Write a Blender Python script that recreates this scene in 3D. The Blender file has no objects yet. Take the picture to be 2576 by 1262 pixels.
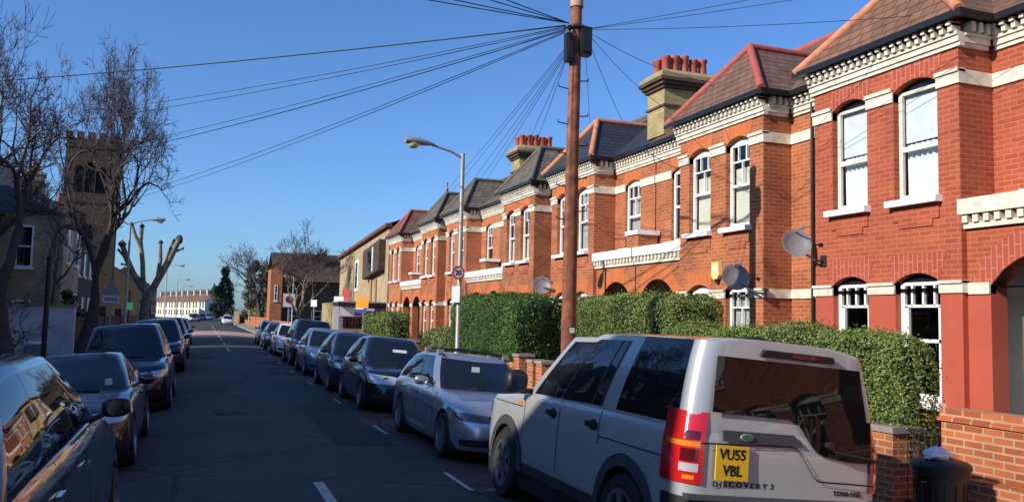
import bpy, bmesh, math, random
from math import sin, cos, pi, sqrt, radians, atan2
from mathutils import Vector, Matrix
random.seed(7)
S = bpy.context.scene
COL = S.collection

# ------------------------------------------------------------------ camera
CAM_H = 2.0
cam = bpy.data.cameras.new('camera'); cam_o = bpy.data.objects.new('camera', cam); COL.objects.link(cam_o)
F, YAW, PIT, ROL = 2120.50, 0.349557, 0.080357, 0.0242495
cam.sensor_width = 36.0; cam.lens = 36.0 * F / 2576.0
cam.clip_start = 0.05; cam.clip_end = 3000
_fw = Vector((sin(YAW) * cos(PIT), cos(YAW) * cos(PIT), sin(PIT)))
_r0 = Vector((cos(YAW), -sin(YAW), 0)); _u0 = _r0.cross(_fw)
_r = _r0 * cos(ROL) + _u0 * sin(ROL); _u = -_r0 * sin(ROL) + _u0 * cos(ROL)
cam_o.matrix_world = Matrix(((_r.x, _u.x, -_fw.x, 0), (_r.y, _u.y, -_fw.y, 0), (_r.z, _u.z, -_fw.z, CAM_H), (0, 0, 0, 1)))
S.camera = cam_o

# ------------------------------------------------------------------ sky, sun, exposure
SUN_EL = radians(27.8)
SUN_AZ = Vector((-1.0, -0.249, 0)).normalized()          # horizontal direction towards the sun
W = bpy.data.worlds.new('World'); S.world = W; W.use_nodes = True
nt = W.node_tree; nt.nodes.clear()
sky = nt.nodes.new('ShaderNodeTexSky'); sky.sky_type = 'NISHITA'; sky.sun_disc = False
sky.sun_elevation = SUN_EL; sky.sun_rotation = atan2(SUN_AZ.x, SUN_AZ.y)
sky.altitude = 0; sky.air_density = 1.0; sky.dust_density = 0.8; sky.ozone_density = 2.6
bg = nt.nodes.new('ShaderNodeBackground'); bg.inputs['Strength'].default_value = 0.098
wo = nt.nodes.new('ShaderNodeOutputWorld')
tint = nt.nodes.new('ShaderNodeMix'); tint.data_type = 'RGBA'; tint.blend_type = 'MULTIPLY'; tint.inputs[0].default_value = 1.0; tint.inputs[7].default_value = (.66, .98, 1.44, 1)
nt.links.new(sky.outputs[0], tint.inputs[6]); nt.links.new(tint.outputs[2], bg.inputs[0]); nt.links.new(bg.outputs[0], wo.inputs[0])
sun = bpy.data.lights.new('sun', 'SUN'); sun.energy = 4.4; sun.angle = radians(0.53); sun.color = (1.0, 0.93, 0.82)
sun_o = bpy.data.objects.new('sun', sun); COL.objects.link(sun_o)
_d = SUN_AZ * cos(SUN_EL) + Vector((0, 0, sin(SUN_EL)))
sun_o.rotation_euler = _d.to_track_quat('Z', 'Y').to_euler(); sun_o.location = _d * 60
S.view_settings.view_transform = 'Standard'; S.view_settings.look = 'None'
S.view_settings.exposure = 0.32; S.view_settings.gamma = 1.0
try:
    S.cycles.max_bounces = 6; S.cycles.diffuse_bounces = 3; S.cycles.glossy_bounces = 3; S.cycles.transparent_max_bounces = 8
    S.cycles.caustics_reflective = False; S.cycles.caustics_refractive = False; S.cycles.sample_clamp_indirect = 4
except Exception: pass

# ------------------------------------------------------------------ materials
def base_mat(name):
    m = bpy.data.materials.new(name); m.use_nodes = True
    n = m.node_tree.nodes; b = n['Principled BSDF']
    return m, m.node_tree, b
def c4(c): return (c[0], c[1], c[2], 1.0)
def plain(name, col, rough=0.6, metal=0.0, coat=0.0, var=0.0, scale=6.0, bump=0.0, spec=None, emit=None):
    m, t, b = base_mat(name)
    b.inputs['Base Color'].default_value = c4(col); b.inputs['Roughness'].default_value = rough
    b.inputs['Metallic'].default_value = metal
    if coat: b.inputs['Coat Weight'].default_value = coat; b.inputs['Coat Roughness'].default_value = 0.04
    if spec is not None: b.inputs['Specular IOR Level'].default_value = spec
    if emit: b.inputs['Emission Color'].default_value = c4(col); b.inputs['Emission Strength'].default_value = emit
    if var or bump:
        tc = t.nodes.new('ShaderNodeTexCoord'); no = t.nodes.new('ShaderNodeTexNoise')
        no.inputs['Scale'].default_value = scale; no.inputs['Detail'].default_value = 5
        t.links.new(tc.outputs['Object'], no.inputs['Vector'])
        if var:
            r = t.nodes.new('ShaderNodeValToRGB')
            r.color_ramp.elements[0].position = .3; r.color_ramp.elements[1].position = .7
            r.color_ramp.elements[0].color = c4([x * (1 - var) for x in col]); r.color_ramp.elements[1].color = c4([min(1, x * (1 + var)) for x in col])
            t.links.new(no.outputs['Fac'], r.inputs[0]); t.links.new(r.outputs[0], b.inputs['Base Color'])
        if bump:
            bp = t.nodes.new('ShaderNodeBump'); bp.inputs['Strength'].default_value = bump; bp.inputs['Distance'].default_value = .02
            t.links.new(no.outputs['Fac'], bp.inputs['Height']); t.links.new(bp.outputs[0], b.inputs['Normal'])
    return m
def wall_uv(t, swap=False):
    g = t.nodes.new('ShaderNodeNewGeometry'); sp = t.nodes.new('ShaderNodeSeparateXYZ'); sn = t.nodes.new('ShaderNodeSeparateXYZ')
    t.links.new(g.outputs['Position'], sp.inputs[0]); t.links.new(g.outputs['True Normal'], sn.inputs[0])
    ab = t.nodes.new('ShaderNodeMath'); ab.operation = 'ABSOLUTE'; t.links.new(sn.outputs[0], ab.inputs[0])
    gt = t.nodes.new('ShaderNodeMath'); gt.operation = 'GREATER_THAN'; gt.inputs[1].default_value = .6; t.links.new(ab.outputs[0], gt.inputs[0])
    mx = t.nodes.new('ShaderNodeMix'); t.links.new(gt.outputs[0], mx.inputs[0]); t.links.new(sp.outputs[0], mx.inputs[2]); t.links.new(sp.outputs[1], mx.inputs[3])
    cb = t.nodes.new('ShaderNodeCombineXYZ')
    t.links.new(mx.outputs[0], cb.inputs[1 if swap else 0]); t.links.new(sp.outputs[2], cb.inputs[0 if swap else 1])
    return cb.outputs[0], g.outputs['Position']
def brick(name, c1, c2, mortar, bw=.225, rh=.075, ms=.011, swap=False, rough=.85, stain=.25):
    m, t, b = base_mat(name); v, pos = wall_uv(t, swap)
    bt = t.nodes.new('ShaderNodeTexBrick'); bt.inputs['Scale'].default_value = 1.0
    bt.inputs['Brick Width'].default_value = bw; bt.inputs['Row Height'].default_value = rh; bt.inputs['Mortar Size'].default_value = ms
    bt.inputs['Mortar Smooth'].default_value = .2; bt.inputs['Bias'].default_value = -.1
    bt.inputs['Color1'].default_value = c4(c1); bt.inputs['Color2'].default_value = c4(c2); bt.inputs['Mortar'].default_value = c4(mortar)
    t.links.new(v, bt.inputs['Vector'])
    no = t.nodes.new('ShaderNodeTexNoise'); no.inputs['Scale'].default_value = 1.1; no.inputs['Detail'].default_value = 6; no.inputs['Roughness'].default_value = .65
    t.links.new(pos, no.inputs['Vector'])
    mr = t.nodes.new('ShaderNodeMapRange'); mr.inputs[1].default_value = .3; mr.inputs[2].default_value = .7; mr.inputs[3].default_value = 1 - stain; mr.inputs[4].default_value = 1 + stain * .5
    t.links.new(no.outputs['Fac'], mr.inputs[0])
    mu = t.nodes.new('ShaderNodeMix'); mu.data_type = 'RGBA'; mu.blend_type = 'MULTIPLY'; mu.inputs[0].default_value = 1
    t.links.new(bt.outputs['Color'], mu.inputs[6]); t.links.new(mr.outputs[0], mu.inputs[7]); t.links.new(mu.outputs[2], b.inputs['Base Color'])
    bp = t.nodes.new('ShaderNodeBump'); bp.inputs['Strength'].default_value = .35; bp.inputs['Distance'].default_value = .006; bp.invert = True
    t.links.new(bt.outputs['Fac'], bp.inputs['Height']); t.links.new(bp.outputs[0], b.inputs['Normal'])
    b.inputs['Roughness'].default_value = rough; b.inputs['Specular IOR Level'].default_value = .25
    return m
def tiles(name, c1, c2, course=.17, rough=.8, wid=.25, spec=.3):
    m, t, b = base_mat(name)
    g = t.nodes.new('ShaderNodeNewGeometry'); sp = t.nodes.new('ShaderNodeSeparateXYZ'); t.links.new(g.outputs['Position'], sp.inputs[0])
    sn = t.nodes.new('ShaderNodeSeparateXYZ'); t.links.new(g.outputs['True Normal'], sn.inputs[0])
    ax = t.nodes.new('ShaderNodeMath'); ax.operation = 'ABSOLUTE'; t.links.new(sn.outputs[0], ax.inputs[0])
    ay = t.nodes.new('ShaderNodeMath'); ay.operation = 'ABSOLUTE'; t.links.new(sn.outputs[1], ay.inputs[0])
    gt = t.nodes.new('ShaderNodeMath'); gt.operation = 'GREATER_THAN'; t.links.new(ax.outputs[0], gt.inputs[0]); t.links.new(ay.outputs[0], gt.inputs[1])
    mx = t.nodes.new('ShaderNodeMix'); t.links.new(gt.outputs[0], mx.inputs[0]); t.links.new(sp.outputs[0], mx.inputs[2]); t.links.new(sp.outputs[1], mx.inputs[3])
    cb = t.nodes.new('ShaderNodeCombineXYZ'); t.links.new(mx.outputs[0], cb.inputs[0]); t.links.new(sp.outputs[2], cb.inputs[1])
    bt = t.nodes.new('ShaderNodeTexBrick'); bt.inputs['Scale'].default_value = 1.0
    bt.inputs['Brick Width'].default_value = wid; bt.inputs['Row Height'].default_value = course; bt.inputs['Mortar Size'].default_value = .012
    bt.inputs['Mortar Smooth'].default_value = .3
    bt.inputs['Color1'].default_value = c4(c1); bt.inputs['Color2'].default_value = c4(c2); bt.inputs['Mortar'].default_value = c4([x * .3 for x in c1])
    t.links.new(cb.outputs[0], bt.inputs['Vector'])
    no = t.nodes.new('ShaderNodeTexNoise'); no.inputs['Scale'].default_value = 2.2; no.inputs['Detail'].default_value = 8; no.inputs['Roughness'].default_value = .7
    t.links.new(g.outputs['Position'], no.inputs['Vector'])
    mr = t.nodes.new('ShaderNodeMapRange'); mr.inputs[1].default_value = .3; mr.inputs[2].default_value = .72; mr.inputs[3].default_value = .72; mr.inputs[4].default_value = 1.25
    t.links.new(no.outputs['Fac'], mr.inputs[0])
    mu = t.nodes.new('ShaderNodeMix'); mu.data_type = 'RGBA'; mu.blend_type = 'MULTIPLY'; mu.inputs[0].default_value = 1
    t.links.new(bt.outputs['Color'], mu.inputs[6]); t.links.new(mr.outputs[0], mu.inputs[7]); t.links.new(mu.outputs[2], b.inputs['Base Color'])
    # each course steps out a little at its lower edge
    dv = t.nodes.new('ShaderNodeMath'); dv.operation = 'DIVIDE'; dv.inputs[1].default_value = course; t.links.new(sp.outputs[2], dv.inputs[0])
    fr = t.nodes.new('ShaderNodeMath'); fr.operation = 'FRACT'; t.links.new(dv.outputs[0], fr.inputs[0])
    bp = t.nodes.new('ShaderNodeBump'); bp.inputs['Strength'].default_value = .8; bp.inputs['Distance'].default_value = .03; bp.invert = True
    t.links.new(fr.outputs[0], bp.inputs['Height']); t.links.new(bp.outputs[0], b.inputs['Normal'])
    b.inputs['Roughness'].default_value = rough; b.inputs['Specular IOR Level'].default_value = spec
    return m
def leafy(name, c1, c2, c3):
    m, t, b = base_mat(name)
    oi = t.nodes.new('ShaderNodeNewGeometry'); no = t.nodes.new('ShaderNodeTexNoise'); no.inputs['Scale'].default_value = 3.0; no.inputs['Detail'].default_value = 3
    t.links.new(oi.outputs['Position'], no.inputs['Vector'])
    ad = t.nodes.new('ShaderNodeMath'); ad.operation = 'MULTIPLY_ADD'; ad.inputs[1].default_value = .55; t.links.new(oi.outputs['Random Per Island'], ad.inputs[0])
    sc = t.nodes.new('ShaderNodeMath'); sc.operation = 'MULTIPLY'; sc.inputs[1].default_value = .5; t.links.new(no.outputs['Fac'], sc.inputs[0]); t.links.new(sc.outputs[0], ad.inputs[2])
    r = t.nodes.new('ShaderNodeValToRGB'); e = r.color_ramp.elements; e[0].position = .15; e[0].color = c4(c1); e[1].position = .85; e[1].color = c4(c3)
    x = e.new(.5); x.color = c4(c2)
    t.links.new(ad.outputs[0], r.inputs[0]); t.links.new(r.outputs[0], b.inputs['Base Color'])
    b.inputs['Roughness'].default_value = .5; b.inputs['Specular IOR Level'].default_value = .35
    return m
def thin_glass(name, tint=(1, 1, 1), refl=1.0):
    m = bpy.data.materials.new(name); m.use_nodes = True; t = m.node_tree; t.nodes.clear()
    tr = t.nodes.new('ShaderNodeBsdfTransparent'); tr.inputs[0].default_value = c4(tint)
    gl = t.nodes.new('ShaderNodeBsdfGlossy'); gl.inputs['Roughness'].default_value = .015
    fr = t.nodes.new('ShaderNodeLayerWeight'); fr.inputs['Blend'].default_value = .5
    pwr = t.nodes.new('ShaderNodeMath'); pwr.operation = 'POWER'; pwr.inputs[1].default_value = 4.0; t.links.new(fr.outputs['Facing'], pwr.inputs[0])
    mm = t.nodes.new('ShaderNodeMath'); mm.operation = 'MULTIPLY_ADD'; mm.inputs[1].default_value = .9; mm.inputs[2].default_value = .05 * refl; mm.use_clamp = True
    mx = t.nodes.new('ShaderNodeMixShader'); o = t.nodes.new('ShaderNodeOutputMaterial')
    t.links.new(pwr.outputs[0], mm.inputs[0]); t.links.new(mm.outputs[0], mx.inputs[0]); t.links.new(tr.outputs[0], mx.inputs[1]); t.links.new(gl.outputs[0], mx.inputs[2]); t.links.new(mx.outputs[0], o.inputs[0])
    return m

M = {}
M['brick_red'] = brick('painted_red_brick', (.42, .094, .044), (.32, .064, .034), (.43, .165, .095), bw=.225, rh=.075, ms=.008, stain=.16)
M['red_paint'] = plain('red_masonry_paint', (.43, .082, .045), .7, var=.06, scale=3)
M['brick_orange'] = brick('orange_brick', (.47, .135, .05), (.33, .085, .035), (.42, .22, .125), ms=.010, stain=.32)
M['brick_orange_brown'] = brick('brown_orange_brick', (.44, .135, .055), (.27, .075, .035), (.40, .23, .14), ms=.010, stain=.4)
M['brick_orange_pale'] = brick('pale_orange_brick', (.50, .16, .065), (.38, .11, .05), (.46, .26, .16), ms=.010, stain=.3)
M['brick_rub'] = brick('rubbed_brick_arch', (.56, .15, .045), (.48, .12, .038), (.55, .24, .12), bw=.30, rh=.075, ms=.006, swap=True, stain=.12)
M['brick_rub_red'] = brick('painted_brick_arch', (.42, .088, .05), (.36, .072, .042), (.48, .21, .14), bw=.30, rh=.09, ms=.008, swap=True, stain=.1)
M['brick_wall'] = brick('garden_wall_brick', (.50, .135, .05), (.30, .075, .035), (.44, .31, .19), ms=.011, stain=.3)
M['brick_tan'] = brick('stock_brick', (.50, .37, .20), (.40, .28, .15), (.36, .29, .2), stain=.3)
M['brick_yellow'] = brick('yellow_stock_brick', (.46, .36, .16), (.33, .25, .11), (.34, .28, .17), stain=.35)
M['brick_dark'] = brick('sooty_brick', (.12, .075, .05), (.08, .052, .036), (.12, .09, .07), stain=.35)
M['brick_tower'] = brick('church_stone', (.085, .062, .042), (.05, .037, .026), (.065, .05, .036), bw=.5, rh=.25, ms=.02, stain=.4)
M['trim'] = plain('cream_stone_paint', (.68, .62, .50), .7, var=.22, scale=5, bump=.1)
M['white'] = plain('white_gloss_paint', (.86, .85, .82), .4, var=.04, scale=4)
M['offwhite'] = plain('weathered_white_paint', (.66, .63, .55), .6, var=.12, scale=5)
M['black'] = plain('black_gutter_paint', (.012, .012, .014), .35)
M['tile_brown'] = tiles('brown_concrete_tiles', (.23, .115, .065), (.16, .085, .05))
M['tile_brown2'] = tiles('dark_brown_tiles', (.20, .11, .075), (.14, .08, .055), course=.15)
M['tile_umber'] = tiles('umber_tiles', (.095, .062, .044), (.07, .046, .034), course=.2)
M['slate'] = tiles('dark_slate', (.035, .036, .045), (.028, .03, .038), course=.13, wid=.3, rough=.55, spec=.5)
M['tile_grey'] = tiles('weathered_grey_tiles', (.17, .14, .10), (.12, .10, .075), course=.15)
M['tile_red'] = tiles('red_tiles', (.22, .075, .05), (.16, .06, .045), course=.15)
M['ridge_red'] = plain('red_clay_ridge', (.38, .085, .06), .75, var=.2, scale=8)
M['ridge_orange'] = plain('orange_clay_ridge', (.52, .20, .10), .75, var=.2, scale=8)
M['ridge_dark'] = plain('dark_ridge', (.13, .10, .075), .8, var=.2, scale=8)
M['pot'] = plain('clay_chimney_pot', (.42, .09, .055), .7, var=.2, scale=5)
M['glass'] = thin_glass('window_glass', (.92, .95, .95), 1.6)
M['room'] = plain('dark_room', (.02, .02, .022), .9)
M['curtain'] = plain('white_net_curtain', (.74, .77, .76), .9, var=.08, scale=4)
M['blind'] = plain('cream_blind', (.70, .67, .52), .85, var=.05, scale=3)
M['slatblind'] = plain('grey_slat_blind', (.45, .46, .45), .7)
M['door_grey'] = plain('grey_door_paint', (.30, .31, .30), .5, var=.05)
M['door_dark'] = plain('dark_door_paint', (.05, .03, .03), .45)
M['porch'] = plain('porch_render', (.40, .37, .32), .8, var=.1)
M['rubber'] = plain('tyre_rubber', (.014, .014, .015), .8, bump=.1, scale=60)
M['trimblk'] = plain('black_plastic', (.014, .014, .016), .5)
M['cladding'] = plain('grey_plastic_cladding', (.045, .048, .052), .6)
M['alloy'] = plain('alloy_rim', (.42, .43, .45), .32, metal=.85)
M['chrome'] = plain('chrome', (.75, .75, .76), .08, metal=1.0)
M['underbody'] = plain('underbody', (.006, .006, .006), .9)
def carglass(name, c=(.008, .009, .011), rough=.02):
    m, t, b = base_mat(name); b.inputs['Base Color'].default_value = c4(c); b.inputs['Roughness'].default_value = rough
    b.inputs['IOR'].default_value = 1.6; b.inputs['Specular IOR Level'].default_value = .6
    return m
M['carglass'] = carglass('tinted_car_glass')
M['privacyglass'] = carglass('dark_privacy_glass', (.006, .006, .007))
M['privacyglass'].node_tree.nodes['Principled BSDF'].inputs['IOR'].default_value = 1.42
M['privacyglass'].node_tree.nodes['Principled BSDF'].inputs['Specular IOR Level'].default_value = .42
M['tail_red'] = plain('red_lens', (.55, .012, .015), .12, coat=1)
M['tail_dark'] = plain('dark_red_lens', (.09, .006, .01), .12, coat=1)
M['amber'] = plain('amber_lens', (.75, .22, .02), .12, coat=1)
M['lens'] = plain('clear_lamp_lens', (.62, .64, .66), .1, coat=1, metal=.3)
M['lens_dark'] = plain('dark_lamp_inner', (.06, .065, .07), .1, coat=1)
M['plate_yellow'] = plain('yellow_number_plate', (.80, .47, .01), .4)
M['plate_white'] = plain('white_number_plate', (.75, .75, .72), .4)
M['ink'] = plain('black_lettering', (.01, .01, .01), .5)
M['wood_pole'] = plain('creosoted_pole_wood', (.23, .08, .040), .85, var=.5, scale=7, bump=.2)
M['steel'] = plain('galvanised_steel', (.33, .34, .32), .5, metal=.3, var=.12, scale=3)
M['lamp_lens'] = plain('street_lamp_bowl', (.55, .48, .34), .3)
M['cable'] = plain('black_cable', (.012, .013, .016), .6)
M['bark'] = plain('dark_bark', (.07, .055, .042), .9, var=.4, scale=5, bump=.4)
M['bark_pale'] = plain('pale_plane_bark', (.22, .175, .11), .9, var=.55, scale=3.5, bump=.8)
M['twig'] = plain('twigs', (.085, .058, .055), .9, var=.25, scale=3)
M['hedge'] = leafy('privet_leaves', (.05, .085, .014), (.12, .17, .03), (.24, .28, .075))
M['hedge_dark'] = leafy('dark_hedge_leaves', (.02, .055, .010), (.05, .12, .016), (.11, .19, .035))
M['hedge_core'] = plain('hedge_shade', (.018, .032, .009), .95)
M['ever'] = leafy('evergreen_leaves', (.012, .022, .008), (.03, .045, .015), (.06, .075, .025))
M['shrub_yellow'] = leafy('yellow_shrub_leaves', (.20, .16, .01), (.34, .25, .02), (.42, .32, .04))
M['ivy'] = leafy('ivy_leaves', (.02, .03, .012), (.045, .055, .022), (.08, .085, .035))
M['tarmac_red'] = plain('red_road_surface', (.44, .25, .19), .9, var=.2, scale=.6)
M['tarmac_patch'] = plain('tarmac_patch', (.017, .017, .018), .85, var=.3, scale=9, bump=.2)
M['paint_road'] = plain('road_paint', (.42, .42, .40), .75, var=.3, scale=20)
M['kerb'] = plain('granite_kerb', (.30, .29, .27), .8, var=.2, scale=8)
M['pave'] = brick('paving_slabs', (.33, .29, .23), (.27, .24, .2), (.14, .12, .1), bw=.6, rh=.6, ms=.012)
M['soil'] = plain('garden_soil', (.11, .09, .05), .95, var=.4, scale=2, bump=.4)
M['render_grey'] = plain('white_render', (.62, .62, .62), .85, var=.2, scale=1.5)
M['orange'] = plain('orange_board', (.80, .28, .01), .5)
M['red'] = plain('red_board', (.62, .02, .03), .5)
M['blue'] = plain('blue_print', (.03, .04, .30), .5)
M['purple'] = plain('purple_fascia', (.05, .02, .09), .5)
M['lime'] = plain('lime_panel', (.48, .58, .16), .5)
M['green_sign'] = plain('green_panel', (.06, .50, .26), .4, emit=.25)
M['signwhite'] = plain('sign_white', (.72, .74, .74), .4)
M['signgrey'] = plain('sign_back_grey', (.25, .26, .27), .5)
M['dish'] = plain('satellite_dish_grey', (.20, .19, .20), .5)
M['alarm'] = plain('yellow_alarm_box', (.80, .62, .22), .4)
M['bin'] = plain('black_bin_plastic', (.012, .012, .013), .42)
M['bag'] = plain('white_bag', (.75, .73, .80), .5, bump=.6, scale=14)
M['iron'] = plain('black_ironwork', (.02, .02, .022), .5)
M['timber'] = plain('timber_post', (.40, .26, .15), .8, var=.2)
M['wood_fence'] = plain('weathered_fence', (.30, .20, .12), .85, var=.3, scale=5)
M['cream'] = plain('cream_render', (.72, .63, .46), .8, var=.15, scale=.4)
M['cream2'] = plain('pale_render', (.74, .70, .62), .8, var=.15, scale=.4)
def asphalt():
    m, t, b = base_mat('asphalt')
    g = t.nodes.new('ShaderNodeNewGeometry')
    def noise(s, d, r=.6):
        n = t.nodes.new('ShaderNodeTexNoise'); n.inputs['Scale'].default_value = s; n.inputs['Detail'].default_value = d; n.inputs['Roughness'].default_value = r
        t.links.new(g.outputs['Position'], n.inputs['Vector']); return n
    a = noise(.35, 6); f_ = noise(70, 3)
    mp = t.nodes.new('ShaderNodeMapping'); mp.inputs['Scale'].default_value = (.22, 1.6, 1); t.links.new(g.outputs['Position'], mp.inputs[0])
    st = noise(1.0, 5, .7); t.links.new(mp.outputs[0], st.inputs['Vector'])
    vo = t.nodes.new('ShaderNodeTexVoronoi'); vo.feature = 'DISTANCE_TO_EDGE'; vo.inputs['Scale'].default_value = .30; vo.inputs['Randomness'].default_value = 1
    nw = noise(1.3, 6, .7); mxv = t.nodes.new('ShaderNodeMix'); mxv.data_type = 'VECTOR'; mxv.inputs[0].default_value = .10; t.links.new(g.outputs['Position'], mxv.inputs[4]); t.links.new(nw.outputs['Color'], mxv.inputs[5]); t.links.new(mxv.outputs[1], vo.inputs['Vector'])
    ck = t.nodes.new('ShaderNodeMapRange'); ck.inputs[1].default_value = .0; ck.inputs[2].default_value = .012; ck.inputs[3].default_value = .35; ck.inputs[4].default_value = 1.0; t.links.new(vo.outputs['Distance'], ck.inputs[0])
    sp = t.nodes.new('ShaderNodeSeparateXYZ'); t.links.new(g.outputs['Position'], sp.inputs[0])
    ad = t.nodes.new('ShaderNodeMath'); ad.operation = 'MULTIPLY_ADD'; ad.inputs[1].default_value = .35; t.links.new(f_.outputs['Fac'], ad.inputs[0]); av = t.nodes.new('ShaderNodeMath'); av.operation = 'MULTIPLY_ADD'; av.inputs[1].default_value = .55; t.links.new(st.outputs['Fac'], av.inputs[0]); ah = t.nodes.new('ShaderNodeMath'); ah.operation = 'MULTIPLY'; ah.inputs[1].default_value = .45; t.links.new(a.outputs['Fac'], ah.inputs[0]); t.links.new(ah.outputs[0], av.inputs[2]); t.links.new(av.outputs[0], ad.inputs[2])
    r = t.nodes.new('ShaderNodeValToRGB'); e = r.color_ramp.elements
    e[0].position = .42; e[0].color = (.024, .023, .021, 1); e[1].position = .92; e[1].color = (.085, .081, .074, 1)
    mc = t.nodes.new('ShaderNodeMix'); mc.data_type = 'RGBA'; mc.blend_type = 'MULTIPLY'; mc.inputs[0].default_value = 1
    t.links.new(ad.outputs[0], r.inputs[0]); t.links.new(r.outputs[0], mc.inputs[6]); t.links.new(ck.outputs[0], mc.inputs[7]); t.links.new(mc.outputs[2], b.inputs['Base Color'])
    bp = t.nodes.new('ShaderNodeBump'); bp.inputs['Strength'].default_value = .3; bp.inputs['Distance'].default_value = .008
    t.links.new(f_.outputs['Fac'], bp.inputs['Height']); t.links.new(bp.outputs[0], b.inputs['Normal'])
    b.inputs['Roughness'].default_value = .82; b.inputs['Specular IOR Level'].default_value = .3
    return m
M['asphalt'] = asphalt()
def paint(name, c, metal=.0, rough=.3):
    return plain(name, c, rough, metal=metal, coat=1.0)

# ------------------------------------------------------------------ mesh helpers
class MB:
    def __init__(s): s.v = []; s.f = []
    def face(s, pts):
        n = len(s.v); s.v += [tuple(p) for p in pts]; s.f.append(tuple(range(n, n + len(pts))))
    def box(s, x0, x1, y0, y1, z0, z1):
        n = len(s.v)
        s.v += [(x, y, z) for z in (z0, z1) for x, y in ((x0, y0), (x1, y0), (x1, y1), (x0, y1))]
        s.f += [tuple(n + i for i in q) for q in ((3, 2, 1, 0), (4, 5, 6, 7), (0, 1, 5, 4), (1, 2, 6, 5), (2, 3, 7, 6), (3, 0, 4, 7))]
    def grid(s, rows, close=False):
        n = len(s.v); m = len(rows[0])
        for r in rows: s.v += [tuple(p) for p in r]
        for i in range(len(rows) - 1):
            for j in range(m if close else m - 1):
                k = (j + 1) % m
                s.f.append((n + i * m + j, n + i * m + k, n + (i + 1) * m + k, n + (i + 1) * m + j))
    def tube(s, pts, rads, n=8, cap=True):
        rows = []; P = [Vector(p) for p in pts]
        if not hasattr(rads, '__len__'): rads = [rads] * len(P)
        t0 = (P[1] - P[0]).normalized(); a = Vector((0, 0, 1)) if abs(t0.z) < .9 else Vector((1, 0, 0))
        u = t0.cross(a).normalized()
        for i, p in enumerate(P):
            t = (P[min(i + 1, len(P) - 1)] - P[max(i - 1, 0)])
            t = t.normalized() if t.length > 1e-9 else t0
            u = (u - t * u.dot(t)); u = u.normalized() if u.length > 1e-6 else t.orthogonal().normalized()
            w = t.cross(u)
            rows.append([p + (u * cos(2 * pi * k / n) + w * sin(2 * pi * k / n)) * rads[i] for k in range(n)])
        s.grid(rows, close=True)
        if cap:
            b = len(s.v) - len(rows) * n
            s.f.append(tuple(b + k for k in range(n))[::-1]); e = len(s.v) - n; s.f.append(tuple(e + k for k in range(n)))
    def lathe(s, prof, c=(0, 0, 0), axis='z', n=20, cap=True):
        rows = []
        for r, h in prof:
            row = []
            for k in range(n):
                a = 2 * pi * k / n
                if axis == 'z': row.append((c[0] + r * cos(a), c[1] + r * sin(a), c[2] + h))
                elif axis == 'x': row.append((c[0] + h, c[1] + r * cos(a), c[2] + r * sin(a)))
                else: row.append((c[0] + r * cos(a), c[1] + h, c[2] + r * sin(a)))
            rows.append(row)
        s.grid(rows, close=True)
        if cap:
            b = len(s.v) - len(rows) * n
            s.f.append(tuple(b + k for k in range(n))); e = len(s.v) - n; s.f.append(tuple(e + k for k in range(n)))
    def prism(s, poly, d):            # polygon swept along vector d
        n = len(poly); b = len(s.v); d = Vector(d)
        s.v += [tuple(p) for p in poly] + [tuple(Vector(p) + d) for p in poly]
        s.f.append(tuple(b + i for i in range(n))); s.f.append(tuple(b + n + i for i in range(n))[::-1])
        for i in range(n): j = (i + 1) % n; s.f.append((b + i, b + j, b + n + j, b + n + i))
    def build(s, name, mat, parent=None, smooth=False, origin=None, normals=True):
        me = bpy.data.meshes.new(name)
        o3 = Vector(origin) if origin else None
        v = s.v
        if o3 is not None: v = [(a[0] - o3.x, a[1] - o3.y, a[2] - o3.z) for a in v]
        me.from_pydata(v, [], s.f)
        if normals:
            bm = bmesh.new(); bm.from_mesh(me)
            bmesh.ops.remove_doubles(bm, verts=bm.verts, dist=.0004)
            bmesh.ops.recalc_face_normals(bm, faces=bm.faces); bm.to_mesh(me); bm.free()
        if smooth is not False:
            me.polygons.foreach_set('use_smooth', [True] * len(me.polygons))
            if smooth is not True: me.set_sharp_from_angle(angle=radians(smooth))
        me.materials.append(M[mat] if isinstance(mat, str) else mat)
        o = bpy.data.objects.new(name, me); COL.objects.link(o)
        if parent is not None: o.parent = parent
        return o
def islands(s):
    par = list(range(len(s.v)))
    def fd(a):
        while par[a] != a: par[a] = par[par[a]]; a = par[a]
        return a
    for f in s.f:
        for q in f[1:]: par[fd(q)] = fd(f[0])
    g = {}
    for f in s.f: g.setdefault(fd(f[0]), []).append(f)
    bb = []
    for fs in g.values():
        pts = [s.v[i] for f in fs for i in f]; bb.append([[min(p[k] for p in pts) - .012 for k in range(3)], [max(p[k] for p in pts) + .012 for k in range(3)], fs])
    out = []
    while bb:
        cur = [bb.pop()]; lo, hi = list(cur[0][0]), list(cur[0][1]); again = True
        while again:
            again = False
            for b in bb[:]:
                if any(all(b[0][k] <= c_[1][k] and b[1][k] >= c_[0][k] for k in range(3)) for c_ in cur): cur.append(b); bb.remove(b); again = True
        out.append([f for c_ in cur for f in c_[2]])
    return out
def build_split(s, *a, **k):
    for fs in islands(s):
        m = MB(); m.v = s.v; m.f = fs; used = sorted({i for f in fs for i in f}); mp = {i: n for n, i in enumerate(used)}
        m.v = [s.v[i] for i in used]; m.f = [tuple(mp[i] for i in f) for f in fs]; o = m.build(*a, **k)
    return o
def tag(o, label=None, cat=None, group=None, kind=None):
    if label: o['label'] = label
    if cat: o['category'] = cat
    if group: o['group'] = group
    if kind: o['kind'] = kind
    return o
def thing(name, label, cat, loc=(0, 0, 0), group=None, rot=(0, 0, 0)):
    o = bpy.data.objects.new(name, None); COL.objects.link(o); o.location = loc; o.rotation_euler = rot; o.empty_display_size = .3
    return tag(o, label, cat, group)
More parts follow.
